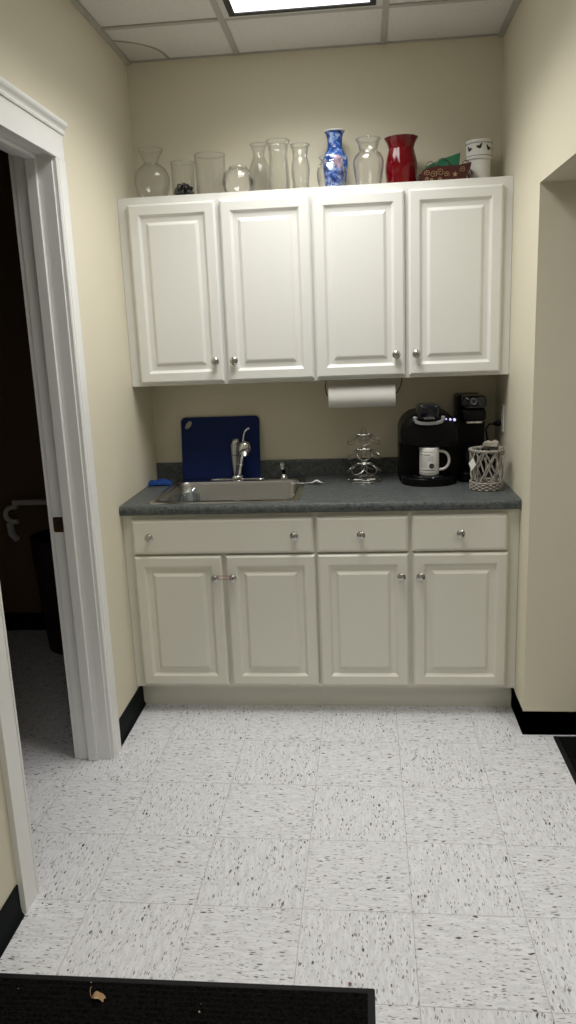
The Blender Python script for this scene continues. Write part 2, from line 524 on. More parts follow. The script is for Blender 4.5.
# door casing, jambs and stops
cas = bpy.data.objects.new('door_1', None); COL.objects.link(cas); cas.location = (XW, (DY0 + DY1) / 2, 0); struct(cas)
def cpart(name, bm, mat=None, bevel=.0015):
    for v in bm.verts: v.co -= Vector(cas.location)
    return obj(name, bm, mat or M['trim'], cas, bevel=bevel)
XF = .010
def casing_leg(ya, yb):   # ya inner edge, yb outer edge
    bm = BM(); s = 1 if yb > ya else -1
    prof = [(XW, ya), (XF - .004, ya), (XF, ya + s * .004), (XF, ya + s * .012), (XF - .003, ya + s * .014), (XF - .003, ya + s * .018), (XF, ya + s * .02), (XF, yb), (XW, yb)]
    loft(bm, [[(x, y, 0) for x, y in prof], [(x, y, ZD - .003) for x, y in prof]])
    return cpart('casing', bm, bevel=0)
casing_leg(DY0 + .006, DY0 + .084); casing_leg(DY1 - .006, DY1 - .10)
bm = BM(); box(bm, XW, XF, DY1 - .10, DY0 + .080, ZD - .003, 2.238); cpart('head_casing', bm)
bm = BM()
prof = [(XW, 2.238), (.015, 2.238), (.017, 2.244), (.015, 2.249), (.018, 2.254), (.026, 2.261), (.029, 2.266), (.029, 2.274), (XW, 2.274)]
loft(bm, [[(x, DY1 - .118, z) for x, z in prof], [(x, DY0 + .086, z) for x, z in prof]]); cpart('crown_moulding', bm, bevel=0)
XJ = XW - WT
def jamb(y, s):
    bm = BM(); e = 0
    box(bm, XJ, XW + .001, min(y + s * e, y + s * .016), max(y + s * e, y + s * .016), 0, ZD + .006); return cpart('jamb', bm)
j_far = jamb(DY0, 1); jamb(DY1, -1)
bm = BM(); box(bm, XJ, XW, DY1 - .016, DY0 + .016, ZD + .006, ZD + .016); cpart('head_jamb', bm)
for y, s in ((DY0, 1), (DY1, -1)):
    bm = BM(); a, b = y, y - s * .013
    box(bm, -.092, -.055, min(a, b), max(a, b), 0, ZD + .006); cpart('door_stop', bm, bevel=.003)
bm = BM(); box(bm, -.092, -.055, DY1 + .013, DY0 - .013, ZD - .008, ZD + .006); cpart('door_stop', bm, bevel=.003)
for y, s in ((DY0, 1), (DY1, -1)):      # casing on the bathroom side
    bm = BM(); a, b = y + s * .003, y + s * .10
    box(bm, XJ - .016, XJ, min(a, b), max(a, b), 0, ZD + .1); cpart('casing', bm)
bm = BM(); prism(bm, rrect(-.132, -.0925, .906, .962, .006), lambda u, v: (u, DY0 + .0005, v), lambda u, v: (u, DY0 - .0015, v))
sp = cpart('strike_plate', bm, M['brass'], bevel=0); sp['label'] = 'dark bronze strike plate on the far door jamb'
bm = BM(); box(bm, -.120, -.104, DY0 - .0019, DY0 - .0016, .922, .948); 
for v in bm.verts: v.co -= Vector(cas.location)
obj('latch_hole', bm, M['ink'], sp)

# ------------------------------------------------------------------ cabinets
def panel_door(w, h, x0, z0, yb, raised=True, th=.020):
    """raised-panel front; back plane at y=yb, faces -Y"""
    bm = BM()
    if raised:
        prof = [(0, 0), (0, .013), (.003, .015), (.006, .0185), (.009, .020), (.042, .020), (.044, .0185), (.053, .0095), (.056, .009), (.072, .009), (.083, .0175), (.087, .0185)]
    else:
        prof = [(0, 0), (0, .012), (.003, .014), (.007, .0185), (.012, .0200)]
    rings = []
    for ins, d in prof:
        rings.append([(x0 + ins, yb - d, z0 + ins), (x0 + w - ins, yb - d, z0 + ins), (x0 + w - ins, yb - d, z0 + h - ins), (x0 + ins, yb - d, z0 + h - ins)])
    loft(bm, rings); return bm

def knob(parent, x, y, z, name='knob'):
    bm = BM()
    prof = [(0, 0), (.0085, 0), (.0085, -.002), (.006, -.004), (.0055, -.012), (.008, -.015), (.0135, -.018), (.0155, -.022), (.0145, -.0265), (.010, -.030), (.005, -.0312), (0, -.0315)]
    lathe(bm, [(r * 1.12, z) for r, z in prof], 24, 'Y')
    return obj(name, bm, M['nickel'], parent, smooth=True, loc=(x, y, z))

def shift(bm, loc):
    v0 = Vector(loc)
    for v in bm.verts: v.co -= v0
    return bm

def wall_cabinet(name, label, xa, xb, doors, kz, kxs, fa, fb):
    t = thing(name, label, 'cabinet', ((xa + xb) / 2, -.15, ZB)); L = t.location
    bm = BM()
    box(bm, xa, xb, -.288, 0, ZB + .012, ZU - .0005); obj('carcass', shift(bm, L), M['cabin'], t)
    bm = BM()      # face frame with two openings behind the doors
    zt, zb = ZU, ZB
    xm0, xm1 = doors[0][1] - .012, doors[1][0] + .012
    box(bm, fa, doors[0][0] + .014, -.3066, -.2882, zb, zt); box(bm, xm0, xm1, -.3066, -.2882, zb, zt); box(bm, doors[1][1] - .014, fb, -.3066, -.2882, zb, zt)
    box(bm, doors[0][0] + .014, xm0, -.3066, -.2882, zb, 1.40); box(bm, xm1, doors[1][1] - .014, -.3066, -.2882, zb, 1.40)
    box(bm, doors[0][0] + .014, xm0, -.3066, -.2882, 2.09, zt); box(bm, xm1, doors[1][1] - .014, -.3066, -.2882, 2.09, zt)
    obj('face_frame', shift(bm, L), M['cab'], t)
    for (a, b), kx in zip(doors, kxs):
        d = obj('door', shift(panel_door(b - a, 2.107 - 1.384, a, 1.384, -.3100), L), M['cab'], t)
        knob(d, kx - L[0], -.3300 - L[1], kz - L[2])
    return t
wall_cabinet('wall_cabinet', 'left white two-door wall cabinet with raised panels above the sink', .012, .7885, [(.0385, .4015), (.4185, .784)], 1.4685, (.370, .450), XW + .001, .7885)
wall_cabinet('wall_cabinet', 'right white two-door wall cabinet with raised panels above the coffee makers', .7890, 1.568, [(.7945, 1.1605), (1.177, 1.5455)], 1.4695, (1.124, 1.206), .7890, W - .001)

# base cabinets
BF = -.6085
def base_cabinet(name, label, xa, xb, fa, fb, doors, fronts, kx_doors):
    t = thing(name, label, 'cabinet', ((xa + xb) / 2, -.3, 0)); L = t.location
    bm = BM()
    # open-topped box: sides, floor, back
    box(bm, xa, xa + .016, -.588, -.002, .118, .8765); box(bm, xb - .016, xb, -.588, -.002, .118, .8765)
    box(bm, xa, xb, -.588, -.002, .118, .134); box(bm, xa, xb, -.014, -.002, .134, .8765)
    obj('carcass', shift(bm, L), M['cabin'], t)
    bm = BM(); y0, y1 = BF, -.588
    ms = [(fa, doors[0][0] + .014), (doors[0][1] - .012, doors[1][0] + .012), (doors[1][1] - .014, fb)]
    for a, b in ms: box(bm, a, b, y0, y1, .118, .8765)
    for (a, b) in ((ms[0][1], ms[1][0]), (ms[1][1], ms[2][0])):
        box(bm, a, b, y0, y1, .118, .150); box(bm, a, b, y0, y1, .688, .724); box(bm, a, b, y0, y1, .842, .8765)
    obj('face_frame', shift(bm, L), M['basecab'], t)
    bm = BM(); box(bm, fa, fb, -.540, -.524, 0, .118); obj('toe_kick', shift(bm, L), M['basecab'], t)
    kd = []
    for (a, b), kx in zip(doors, kx_doors):
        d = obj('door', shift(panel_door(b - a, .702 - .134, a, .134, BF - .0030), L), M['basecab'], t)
        kd.append(knob(d, kx - L[0], BF - .0230 - L[1], .613 - L[2]))
    for nm, a, b, kxs in fronts:
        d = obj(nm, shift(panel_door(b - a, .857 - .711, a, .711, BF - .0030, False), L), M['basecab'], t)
        for kx in kxs: knob(d, kx - L[0], BF - .0230 - L[1], .787 - L[2])
    return t
base_cabinet('base_cabinet', 'left sink base cabinet with one wide false drawer front over two doors', .012, .7845, XW + .001, .7845,
             [(.035, .4005), (.417, .781)], [('drawer_front', .036, .776, (.112, .702))], (.372, .446))
base_cabinet('base_cabinet', 'right base cabinet with two drawers over two doors', .7850, 1.568, .7850, W - .001,
             [(.792, 1.154), (1.172, 1.5435)], [('drawer', .790, 1.1525, (.967,)), ('drawer', 1.167, 1.538, (1.354,))], (1.124, 1.200))

# red rubber band looped over the two sink-cabinet knobs
bm = BM(); pts = []
y = BF - .0230 - .0095
for k in range(12):
    a = PI / 2 + PI * k / 11; pts.append((.372 + .0072 * math.cos(a), y, .613 + .0072 * math.sin(a)))
for k in range(12):
    a = -PI / 2 + PI * k / 11; pts.append((.446 + .0072 * math.cos(a), y, .613 + .0072 * math.sin(a)))
L = (.409, y, .613); tube(bm, pts, .0013, 6, closed=True)
tag(obj('rubber_band', shift(bm, L), M['band'], smooth=True, loc=L), 'thin red rubber band looped around the two door knobs below the sink', 'rubber band')

# ------------------------------------------------------------------ countertop with sink cut-out
CT = thing('countertop', 'speckled dark grey laminate countertop with rolled front edge', 'countertop', (.79, -.3, .877)); L = CT.location
SX0, SX1, SY0, SY1 = .128, .700, -.580, -.098       # hole
bm = BM()
zb = .8770
front = [(-.600, zb), (-.632, zb), (-.639, zb + .006), (-.6405, zb + .018), (-.639, zb + .029), (-.633, zb + .0365), (-.622, ZT), (-.600, ZT)]
loft(bm, [[(XW + .001, y, z) for y, z in front], [(W - .001, y, z) for y, z in front]])
box(bm, XW + .001, W - .001, -.600, SY0, zb, ZT)
box(bm, XW + .001, SX0, SY0, SY1, zb, ZT); box(bm, SX1, W - .001, SY0, SY1, zb, ZT)
box(bm, XW + .001, W - .001, SY1, -.001, zb, ZT)
obj('counter_slab', shift(bm, L), M['counter'], CT, smooth=True)
bm = BM()
bs = [(-.001, ZT), (-.022, ZT), (-.022, .984), (-.018, .990), (-.001, .990)]
loft(bm, [[(XW + .001, y, z) for y, z in bs], [(W - .001, y, z) for y, z in bs]])
obj('backsplash', shift(bm, L), M['counter'], CT)

# sink
SK = thing('kitchen_sink', 'drop-in stainless steel single-bowl sink in the left of the countertop', 'sink', (.41, -.34, ZT)); L = SK.location
def rring(x0, x1, y0, y1, r, z, n=6): return [(x, y, z) for x, y in rrect(x0, x1, y0, y1, r, n)]
bm = BM()
R = [rring(.106, .722, -.602, -.068, .03, ZT + .0005), rring(.107, .721, -.601, -.069, .03, ZT + .004), rring(.112, .716, -.596, -.074, .027, ZT + .006),
     rring(.130, .698, -.578, -.145, .045, ZT + .006), rring(.136, .692, -.572, -.151, .045, ZT + .003),
     rring(.141, .687, -.567, -.156, .05, ZT - .01), rring(.152, .676, -.556, -.167, .055, ZT - .135), rring(.165, .663, -.543, -.180, .05, ZT - .158),
     rring(.20, .63, -.50, -.22, .04, ZT - .165), rring(.395, .435, -.38, -.34, .0199, ZT - .168)]
loft(bm, R[4:], cap0=False, cap1=True)
rim_bm = BM(); loft(rim_bm, R[:5], cap0=False, cap1=False)
obj('rim', shift(rim_bm, L), M['rimsteel'], SK, smooth=True)
obj('bowl', shift(bm, L), M['steel'], SK, smooth=True)
bm = BM(); lathe(bm, [(0, .002), (.018, .002), (.032, .004), (.036, .006), (.040, .004), (.040, 0)], 28)
obj('drain', bm, M['chrome'], SK, smooth=True, loc=(.415 - L[0], -.36 - L[1], ZT - .167 - L[2]))

# faucet
ZK = ZT + .0062
FA = thing('faucet', 'chrome pull-out kitchen faucet with lever on top in front of the blue board', 'faucet', (.40, -.105, ZK))
bm = BM(); prism(bm, rrect(-.128, .128, -.024, .024, .022), lambda u, v: (u, v, 0), lambda u, v: (u, v, .006))
obj('escutcheon', bm, M['chrome'], FA, smooth=True, bevel=.002)
bm = BM(); lathe(bm, [(0, .006), (.030, .006), (.030, .012), (.026, .018), (.022, .022), (0, .022)], 28)
obj('base_ring', bm, M['chrome'], FA, smooth=True)
bm = BM()      # upright spout column on the left, rounded over at its top
tube(bm, [(-.006, .004, .02), (-.008, .004, .05), (-.009, .003, .09), (-.008, .000, .13), (-.006, -.004, .158), (0, -.010, .176), (.008, -.018, .182)], [.013, .014, .0155, .017, .018, .015, .009], 20)
obj('spout', bm, M['spout'], FA, smooth=True)
bm = BM(); tube(bm, [(-.009, .002, .112), (-.009, .002, .1145)], .0185, 20); obj('spout_collar', bm, M['darkwire'], FA, smooth=True)
bm = BM()      # glossy body leaning to the right, in front
tube(bm, [(.004, -.010, .018), (.010, -.014, .045), (.018, -.020, .08), (.028, -.028, .118), (.036, -.034, .138)], [.016, .0165, .016, .0155, .017], 20)
obj('body', bm, M['darkchrome'], FA, smooth=True)
bm = BM(); tube(bm, [(.0165, -.019, .074), (.018, -.020, .079)], .0185, 20); obj('body_collar', bm, M['chrome'], FA, smooth=True)
bm = BM()      # bell shaped cap
prof = [(0, .056), (.010, .054), (.020, .046), (.0265, .033), (.029, .017), (.0295, 0), (.027, -.006), (.017, -.008), (0, -.008)]
lathe(bm, prof, 32)
for v in bm.verts: v.co = Matrix.Rotation(math.radians(14), 3, 'Y') @ (Matrix.Rotation(math.radians(22), 3, 'X') @ v.co) + Vector((.040, -.040, .132))
obj('cap', bm, M['chrome'], FA, smooth=True)
bm = BM()
tube(bm, [(.036, -.026, .172), (.039, -.022, .195), (.043, -.020, .214), (.049, -.020, .226), (.058, -.022, .233), (.067, -.024, .237)], [.004, .0036, .0036, .004, .005, .0045], 12)
obj('lever', bm, M['chrome'], FA, smooth=True)

# side sprayer
SS = thing('side_sprayer', 'small chrome side sprayer on the sink deck right of the faucet', 'sprayer', (.616, -.112, ZK))
bm = BM(); lathe(bm, [(0, 0), (.021, 0), (.021, .004), (.014, .010), (.011, .020), (0, .020)], 24); obj('base_ring', bm, M['chrome'], SS, smooth=True)
bm = BM(); tube(bm, [(0, 0, .02), (-.001, -.001, .034), (-.003, -.004, .046)], [.009, .009, .010], 16); obj('handle', bm, M['black'], SS, smooth=True)
bm = BM(); tube(bm, [(-.003, -.003, .044), (-.005, -.005, .056), (-.006, -.009, .068), (-.006, -.013, .073)], [.011, .0135, .012, .007], 16); obj('spray_head', bm, M['chrome'], SS, smooth=True)

# spoon lying from sink rim onto counter
bm = BM(); pts = []; prof = []
n = 22
for i in range(n + 1):
    t = i / n; x = .660 + .142 * t
    hw = .0035 + .0015 * (1 - t) if t < .62 else .0035 + .0135 * math.sin(PI * min(1, (t - .62) / .38) ** .8) 
    dip = -.004 * math.sin(PI * max(0, (t - .62) / .38)) if t > .62 else 0
    zt = ZT + .0075 + .012 * math.exp(-((t - .80) / .10) ** 2) * .9
    prof.append((x, hw, zt, dip))
yc = -.246
rings = [[(x, yc - hw, z), (x, yc - hw * .5, z + d), (x, yc, z + d * 1.4), (x, yc + hw * .5, z + d), (x, yc + hw, z), (x, yc + hw * .5, z + d - .0016), (x, yc, z + d * 1.4 - .0018), (x, yc - hw * .5, z + d - .0016)] for x, hw, z, d in prof]
L = (.73, yc, ZT + .0065); loft(bm, rings)
tag(obj('spoon', shift(bm, L), M['white'], smooth=True, loc=L), 'white plastic spoon lying across the right rim of the sink', 'spoon')

# clear plastic holder in the sink
CH = thing('sponge_holder', 'shiny clear plastic sponge holder in the left end of the sink', 'holder', (.226, -.335, ZT - .1605))
bm = BM()
for dy in (-.014, .014):
    pts = [(-.030, dy, 0), (-.030, dy, .09)] + [(-.030 * math.cos(PI * k / 10) , dy, .134 + .034 * math.sin(PI * k / 10)) for k in range(11)] + [(.030, dy, .09), (.030, dy, 0)]
    tube(bm, pts, .0068, 10)
obj('hoop', bm, M['cup'], CH, smooth=True)
bm = BM(); prism(bm, rrect(-.036, .036,   .004, .148, .008), lambda u, v: (u, .006, v), lambda u, v: (u, .009, v)); obj('back_plate', bm, M['cup'], CH, smooth=True)
bm = BM(); lathe(bm, [(0, 0), (.016, 0), (.019, .004), (.023, .140), (.021, .140), (.017, .006), (0, .006)], 24, at=(-.054, .0, .003)); obj('side_cup', bm, M['cup'], CH, smooth=True)

# blue cloth
bm = BM(); nx, ny = 16, 10; g = [[None] * (ny + 1) for _ in range(nx + 1)]; g2 = [[None] * (ny + 1) for _ in range(nx + 1)]
for i in range(nx + 1):
    for j in range(ny + 1):
        u, v = i / nx, j / ny
        x = -.058 + .116 * u + .004 * math.sin(7 * v); yy = -.038 + .076 * v + .006 * math.sin(5 * u)
        e = min(1, 6 * min(u, 1 - u, v, 1 - v))
        z = .010 + .012 * math.sqrt(e) + .004 * math.sin(9 * u + 3 * v) * e + .003 * math.sin(14 * v) * e
        g[i][j] = bm.verts.new((x, yy, z)); g2[i][j] = bm.verts.new((x, yy, .001 + .004 * (1 - e) if e < 1 else .001))
for i in range(nx):
    for j in range(ny):
        bm.faces.new((g[i][j], g[i + 1][j], g[i + 1][j + 1], g[i][j + 1])); bm.faces.new((g2[i][j], g2[i][j + 1], g2[i + 1][j + 1], g2[i + 1][j]))
for i in range(nx):
    bm.faces.new((g[i][0], g2[i][0], g2[i + 1][0], g[i + 1][0])); bm.faces.new((g[i][ny], g[i + 1][ny], g2[i + 1][ny], g2[i][ny]))
for j in range(ny):
    bm.faces.new((g[0][j], g[0][j + 1], g2[0][j + 1], g2[0][j])); bm.faces.new((g[nx][j], g2[nx][j], g2[nx][j + 1], g[nx][j + 1]))
o = obj('cleaning_cloth', bm, M['cloth'], smooth=True, loc=(.066, -.185, ZT)); o.rotation_euler = (0, 0, .12); o.scale = (.9, .85, 1)
o.location = (.051, -.185, ZT)
tag(o, 'folded blue cleaning cloth on the counter left of the sink', 'cloth')

# cutting board leaning on the wall behind the faucet
CBx0, CBx1, CBh = .128, .500, .291
outl = rrect(CBx0, CBx1, 0, CBh, .022, 6)
hole = []
for k in range(20):
    a = 2 * PI * k / 20; c, s = math.cos(a), math.sin(a)
    u = .0225 * c; v = .0125 * s
    # slanted oval
    ang = math.radians(50)
    hole.append((CBx0 + .034 + u * math.cos(ang) - v * math.sin(ang), CBh - .036 + u * math.sin(ang) + v * math.cos(ang)))
def plate_with_hole(bm, outl, hole, y0, y1):
    from mathutils.geometry import tessellate_polygon
    pts = [Vector((u, v, 0)) for u, v in outl]; hp = [Vector((u, v, 0)) for u, v in reversed(hole)]
    tris = tessellate_polygon([pts, hp]); allp = pts + hp
    A = [bm.verts.new((p.x, y0, p.y)) for p in allp]; B = [bm.verts.new((p.x, y1, p.y)) for p in allp]
    for t in tris:
        bm.faces.new([A[i] for i in t]); bm.faces.new([B[i] for i in reversed(t)])
    n = len(pts)
    for i in range(n): bm.faces.new((A[i], A[(i + 1) % n], B[(i + 1) % n], B[i]))
    m = len(hp)
    for i in range(m): bm.faces.new((A[n + i], A[n + (i + 1) % m], B[n + (i + 1) % m], B[n + i]))
bm = BM(); plate_with_hole(bm, outl, hole, -.004, .004)
o = obj('cutting_board', bm, M['board'], loc=(0, -.0560, ZT + .0002)); o.rotation_euler = (math.radians(-9.2), 0, 0)
tag(o, 'dark blue plastic cutting board with a slanted hand hole leaning on the wall', 'cutting board')

# ------------------------------------------------------------------ pod rack
PR = thing('pod_rack', 'chrome wire three-tier coffee pod carousel on the countertop', 'pod rack', (.985, -.185, ZT))
bm = BM()
for r, z in ((.072, .004), (.066, .012)):
    tube(bm, [(r * math.cos(2 * PI * k / 36), r * math.sin(2 * PI * k / 36), z) for k in range(36)], .003, 8, closed=True)
for k in range(3):
    a = PI * k / 3; tube(bm, [(.072 * math.cos(a), .072 * math.sin(a), .006), (-.072 * math.cos(a), -.072 * math.sin(a), .006)], .002, 6)
obj('base_ring', bm, M['wire'], PR, smooth=True)
bm = BM()
tube(bm, [(-.011, 0, .005), (-.011, 0, .10), (-.011, 0, .205), (-.009, 0, .230), (0, 0, .241), (.009, 0, .230), (.011, 0, .205), (.011, 0, .10), (.011, 0, .005)], .0025, 8)
obj('pole', bm, M['wire'], PR, smooth=True)
for ti, z in enumerate((.207, .142, .078)):
    bm = BM()
    tube(bm, [(.030 * math.cos(2 * PI * k / 24), .030 * math.sin(2 * PI * k / 24), z) for k in range(24)], .0022, 6, closed=True)
    tube(bm, [(-.030, 0, z), (.030, 0, z)], .002, 6)
    tier = obj('tier', bm, M['wire'], PR, smooth=True)
    for k in range(6):
        a = 2 * PI * k / 6 + (0.52 if ti == 2 else (0 if ti == 0 else 0)) - PI / 2
        bm = BM(); cr = .0290; tilt = math.radians(40)
        er = Vector((math.cos(a), math.sin(a), 0)); et = Vector((-math.sin(a), math.cos(a), 0)); ed = er * math.cos(tilt) - Vector((0, 0, 1)) * math.sin(tilt)
        c = er * .032 + Vector((0, 0, z)) + ed * cr
        tube(bm, [c + ed * cr * math.cos(q) + et * cr * math.sin(q) for q in [2 * PI * i / 22 for i in range(22)]], .0020, 6, closed=True)
        obj('pod_ring', bm, M['wire'], tier, smooth=True)

# ------------------------------------------------------------------ paper towel under the cabinet
PH = thing('paper_towel_holder', 'dark wire paper towel holder screwed under the right wall cabinet', 'paper towel holder', (.980, -.255, ZB))
bm = BM()
tube(bm, [(-.150, 0, -.001), (-.156, 0, -.03), (-.150, 0, -.064), (-.135, 0, -.074), (.135, 0, -.074), (.150, 0, -.064), (.166, 0, -.035), (.172, 0, -.001)], .0024, 8)
obj('wire_arm', bm, M['darkwire'], PH, smooth=True)
bm = BM(); box(bm, -.175, .18, -.012, .012, -.004, -.0003); obj('mounting_strip', bm, M['darkwire'], PH, bevel=.001)
bm = BM(); prof = [(.020, -.1415), (.0465, -.1415), (.0480, -.140), (.0480, .140), (.0465, .1415), (.020, .1415)]
lathe(bm, prof, 48, 'X', closed=True)
PT = obj('paper_towel_roll', bm, M['paper'], smooth=True, loc=(.980, -.255, ZB - .074))
tag(PT, 'white paper towel roll hanging under the right wall cabinet', 'paper towel')
bm = BM(); lathe(bm, [(.0185, -.1405), (.0198, -.1405), (.0198, .1405), (.0185, .1405)], 32, 'X', closed=True); obj('core', bm, M['card'], PT, smooth=True)

# ------------------------------------------------------------------ pod coffee brewer
CX = 1.2635
KB = thing('coffee_brewer', 'large black pod coffee brewer with silver band, white mug on its tray', 'coffee maker', (CX, -.21, ZT))
def fr(hw, z0, z1, r): return rrect(-hw, hw, z0, z1, r, 8)
bm = BM()
rings = []
for y, s in ((.150, .96), (.144, 1.0), (-.02, 1.0)):
    rings.append([(u * s, y, v if v < .2 else v) for u, v in fr(.124, .001, .306, (.012, .012, .085, .085))])
loft(bm, rings); obj('body', bm, M['black'], KB, smooth=True)
bm = BM(); rings = []
for y, s, dz in ((-.0202, 1.0, 0), (-.075, 1.0, 0), (-.105, .96, -.004), (-.122, .88, -.010), (-.128, .78, -.016)):
    rings.append([(u * s, y, .235 + (v - .235) * (s * .9 + .1) + dz * .3) for u, v in fr(.124, .165, .308, (.02, .02, .085, .085))])
loft(bm, rings); obj('brew_head', bm, M['black'], KB, smooth=True)
bm = BM(); poly = []
for k in range(25):
    a = PI + PI * k / 24; poly.append((.118 * math.cos(a), -.055 + .098 * math.sin(a)))
poly += [(.118, -.0205), (-.118, -.0205)]
prism(bm, poly, lambda u, v: (u, v, .001), lambda u, v: (u * .985, v * .985, .034)); obj('base', bm, M['black'], KB, smooth=True, bevel=.004)
bm = BM(); lathe(bm, [(0, .0343), (.066, .0343), (.068, .038), (.066, .042), (.058, .043), (0, .043)], 36)
o = obj('drip_tray', bm, M['blackgloss'], KB, smooth=True, loc=(-.003, -.086, 0))
bm = BM(); rings = []
for y, s in ((-.02, .85), (-.03, 1), (-.135, 1), (-.146, .92), (-.150, .75)):
    rings.append([(u * s - .009, y, .318 + (v - .318) * s) for u, v in rrect(-.046, .046, .285, .346, .018, 6)])
loft(bm, rings); obj('lid_handle', bm, M['blackgloss'], KB, smooth=True)
bm = BM()     # silver U band around the handle
pts = [(-.066, .297), (-.065, .285), (-.059, .274), (-.040, .2685), (-.007, .2665), (.026, .2685), (.045, .274), (.051, .285), (.052, .297)]
sec = .0070; rings = []
for i, (u, v) in enumerate(pts):
    a = Vector(pts[max(i - 1, 0)]); b = Vector(pts[min(i + 1, len(pts) - 1)]); t = (b - a).normalized(); nn = Vector((-t.y, t.x)) * sec
    rings.append([(u - nn.x, -.124, v - nn.y), (u - nn.x, -.139, v - nn.y), (u + nn.x, -.139, v + nn.y), (u + nn.x, -.124, v + nn.y)])
loft(bm, rings); o = obj('silver_band', bm, M['silver'], KB, smooth=True, bevel=.002); o['label'] = 'silver U-shaped band'
def text(body, size, loc, mat, parent, name, rot=(PI / 2, 0, 0), ext=.0003, width=None):
    cu = bpy.data.curves.new('lettering', 'FONT'); cu.body = body; cu.size = size; cu.align_x = 'CENTER'; cu.align_y = 'CENTER'; cu.extrude = ext
    to = bpy.data.objects.new('lettering', cu); COL.objects.link(to)
    bpy.context.view_layer.update()
    me = bpy.data.meshes.new_from_object(to.evaluated_get(bpy.context.evaluated_depsgraph_get()))
    bpy.data.objects.remove(to)
    me.materials.clear(); me.materials.append(mat)
    o = bpy.data.objects.new(name, me); COL.objects.link(o); o.parent = parent; o.location = loc; o.rotation_euler = rot
    if width:
        w = max(v.co.x for v in me.vertices) - min(v.co.x for v in me.vertices)
        o.scale = (width / w, 1, 1)
    return o
text('KEURIG', .013, (-.007, -.1508, .2905), M['silver'], KB, 'lettering', width=.042)
for k in range(3):
    bm = BM(); lathe(bm, [(0, -.003), (.0035 + .001 * k, -.003), (.004 + .001 * k, -.002), (.004 + .001 * k, .004), (0, .004)], 14, 'Y')
    o = obj('button', bm, M['led'], KB, smooth=True, loc=(.064 + .018 * k, (-.1245, -.1215, -.1165)[k], .282 - .002 * k)); o['label'] = 'small blue lit button'

# mug on the drip tray
MG = thing('mug', 'white ceramic mug with black printed lettering on the brewer drip tray', 'mug', (CX - .002, -.300, ZT + .0432))
MR, MH = .0420, .120
bm = BM()
prof = [(0, 0), (.036, 0), (.040, .003), (MR, .008), (MR, MH - .004), (MR - .001, MH - .001), (MR - .002, MH), (MR - .0035, MH - .001), (MR - .004, MH - .004), (MR - .004, .010), (MR - .009, .006), (0, .005)]
lathe(bm, prof, 48); obj('body', bm, M['mug'], MG, smooth=True)
bm = BM(); pts = []
for k in range(17):
    a = PI * .5 - PI * k / 16
    pts.append((MR - .001 + .043 * math.cos(a) ** .75 if math.cos(a) > 0 else MR - .001, 0, .061 + .040 * math.sin(a)))
tube(bm, pts, [.006] * 17, 12); obj('handle', bm, M['mug'], MG, smooth=True)
def patch(bm, a0, a1, z0, z1, r=MR + .0003, n=6):
    A = [bm.verts.new((r * math.cos(a0 + (a1 - a0) * k / n), r * math.sin(a0 + (a1 - a0) * k / n), z0)) for k in range(n + 1)]
    B = [bm.verts.new((r * math.cos(a0 + (a1 - a0) * k / n), r * math.sin(a0 + (a1 - a0) * k / n), z1)) for k in range(n + 1)]
    for k in range(n): bm.faces.new((A[k], A[k + 1], B[k + 1], B[k]))
rnd = random.Random(3)
bm = BM(); A0, A1 = math.radians(-152), math.radians(-62)
patch(bm, A0, A1, .1015, .1030, n=14); obj('printed_line', bm, M['ink'], MG); bm = BM()
patch(bm, A0, A1, .0120, .0135, n=14); obj('printed_line', bm, M['ink'], MG); bm = BM()
a = A0 + .06
for w in (.10, .16, .06, .22, .14, .10):                      # the bold title line
    if a + w < A1 - .2: patch(bm, a, a + w, .0880, .0925, n=3)
    a += w + .05
obj('printed_title', bm, M['ink'], MG); bm = BM()
a = A0 + .3
for w in (.2, .12, .3, .16, .22, .12):
    if a + w < A1: patch(bm, a, a + w, .0235, .0265, n=3)
    a += w + .03
patch(bm, A0 + .05, A0 + .12, .0235, .0275, n=2)
obj('printed_caption', bm, M['ink'], MG)
bm = BM()
for row in range(11):
    z = .082 - row * .0045
    a = A0 + .08
    end = A1 - .1 if row < 5 else A0 + .75
    while a < end:
        w = rnd.uniform(.05, .16); patch(bm, a, min(a + w, end), z, z + .0016, n=2); a += w + .04
obj('small_print', bm, M['greyink'], MG)
bm = BM(); rings = []; ca, cz = math.radians(-80), .043; r = MR + .0005
c0 = bm.verts.new((r * math.cos(ca), r * math.sin(ca), cz)); ring = []
for k in range(28):
    q = 2 * PI * k / 28; aa = ca + .0110 * math.cos(q) / r; ring.append(bm.verts.new((r * math.cos(aa), r * math.sin(aa), cz + .0110 * math.sin(q))))
for k in range(28): bm.faces.new((c0, ring[k], ring[(k + 1) % 28]))
lg = obj('round_emblem', bm, M['ink'], MG)
bm = BM(); patch(bm, ca - .14, ca + .16, .0415, .0445, r=MR + .0008, n=4); obj('emblem_line', bm, M['greyink'], lg)

# ------------------------------------------------------------------ slim second coffee machine
SM = thing('coffee_machine', 'slim tall black coffee machine with round knob behind the wicker basket', 'coffee maker', (1.4510, -.15, ZT))
bm = BM(); rings = []
for y, s in ((.105, .97), (.10, 1), (-.02, 1)):
    rings.append([(u * s, y, v) for u, v in rrect(-.060, .060, .001, .366, (.006, .006, .020, .012), 5)])
loft(bm, rings); obj('body', bm, M['black'], SM, smooth=True)
def blob_head(z0, z1, hw, yf, r, x0=.006):
    bm = BM(); rings = []
    for y, s in ((-.0202, 1), (yf + .03, 1), (yf + .012, .97), (yf + .003, .90), (yf, .80)):
        zc = (z0 + z1) / 2
        rings.append([(x0 + u * s, y, zc + (v - zc) * s) for u, v in rrect(-hw, hw, z0, z1, r, 6)])
    return loft(bm, rings)
obj('upper_head', blob_head(.312, .368, .054, -.105, .020), M['blackgloss'], SM, smooth=True)
obj('lower_head', blob_head(.258, .3115, .052, -.095, .018), M['black'], SM, smooth=True)
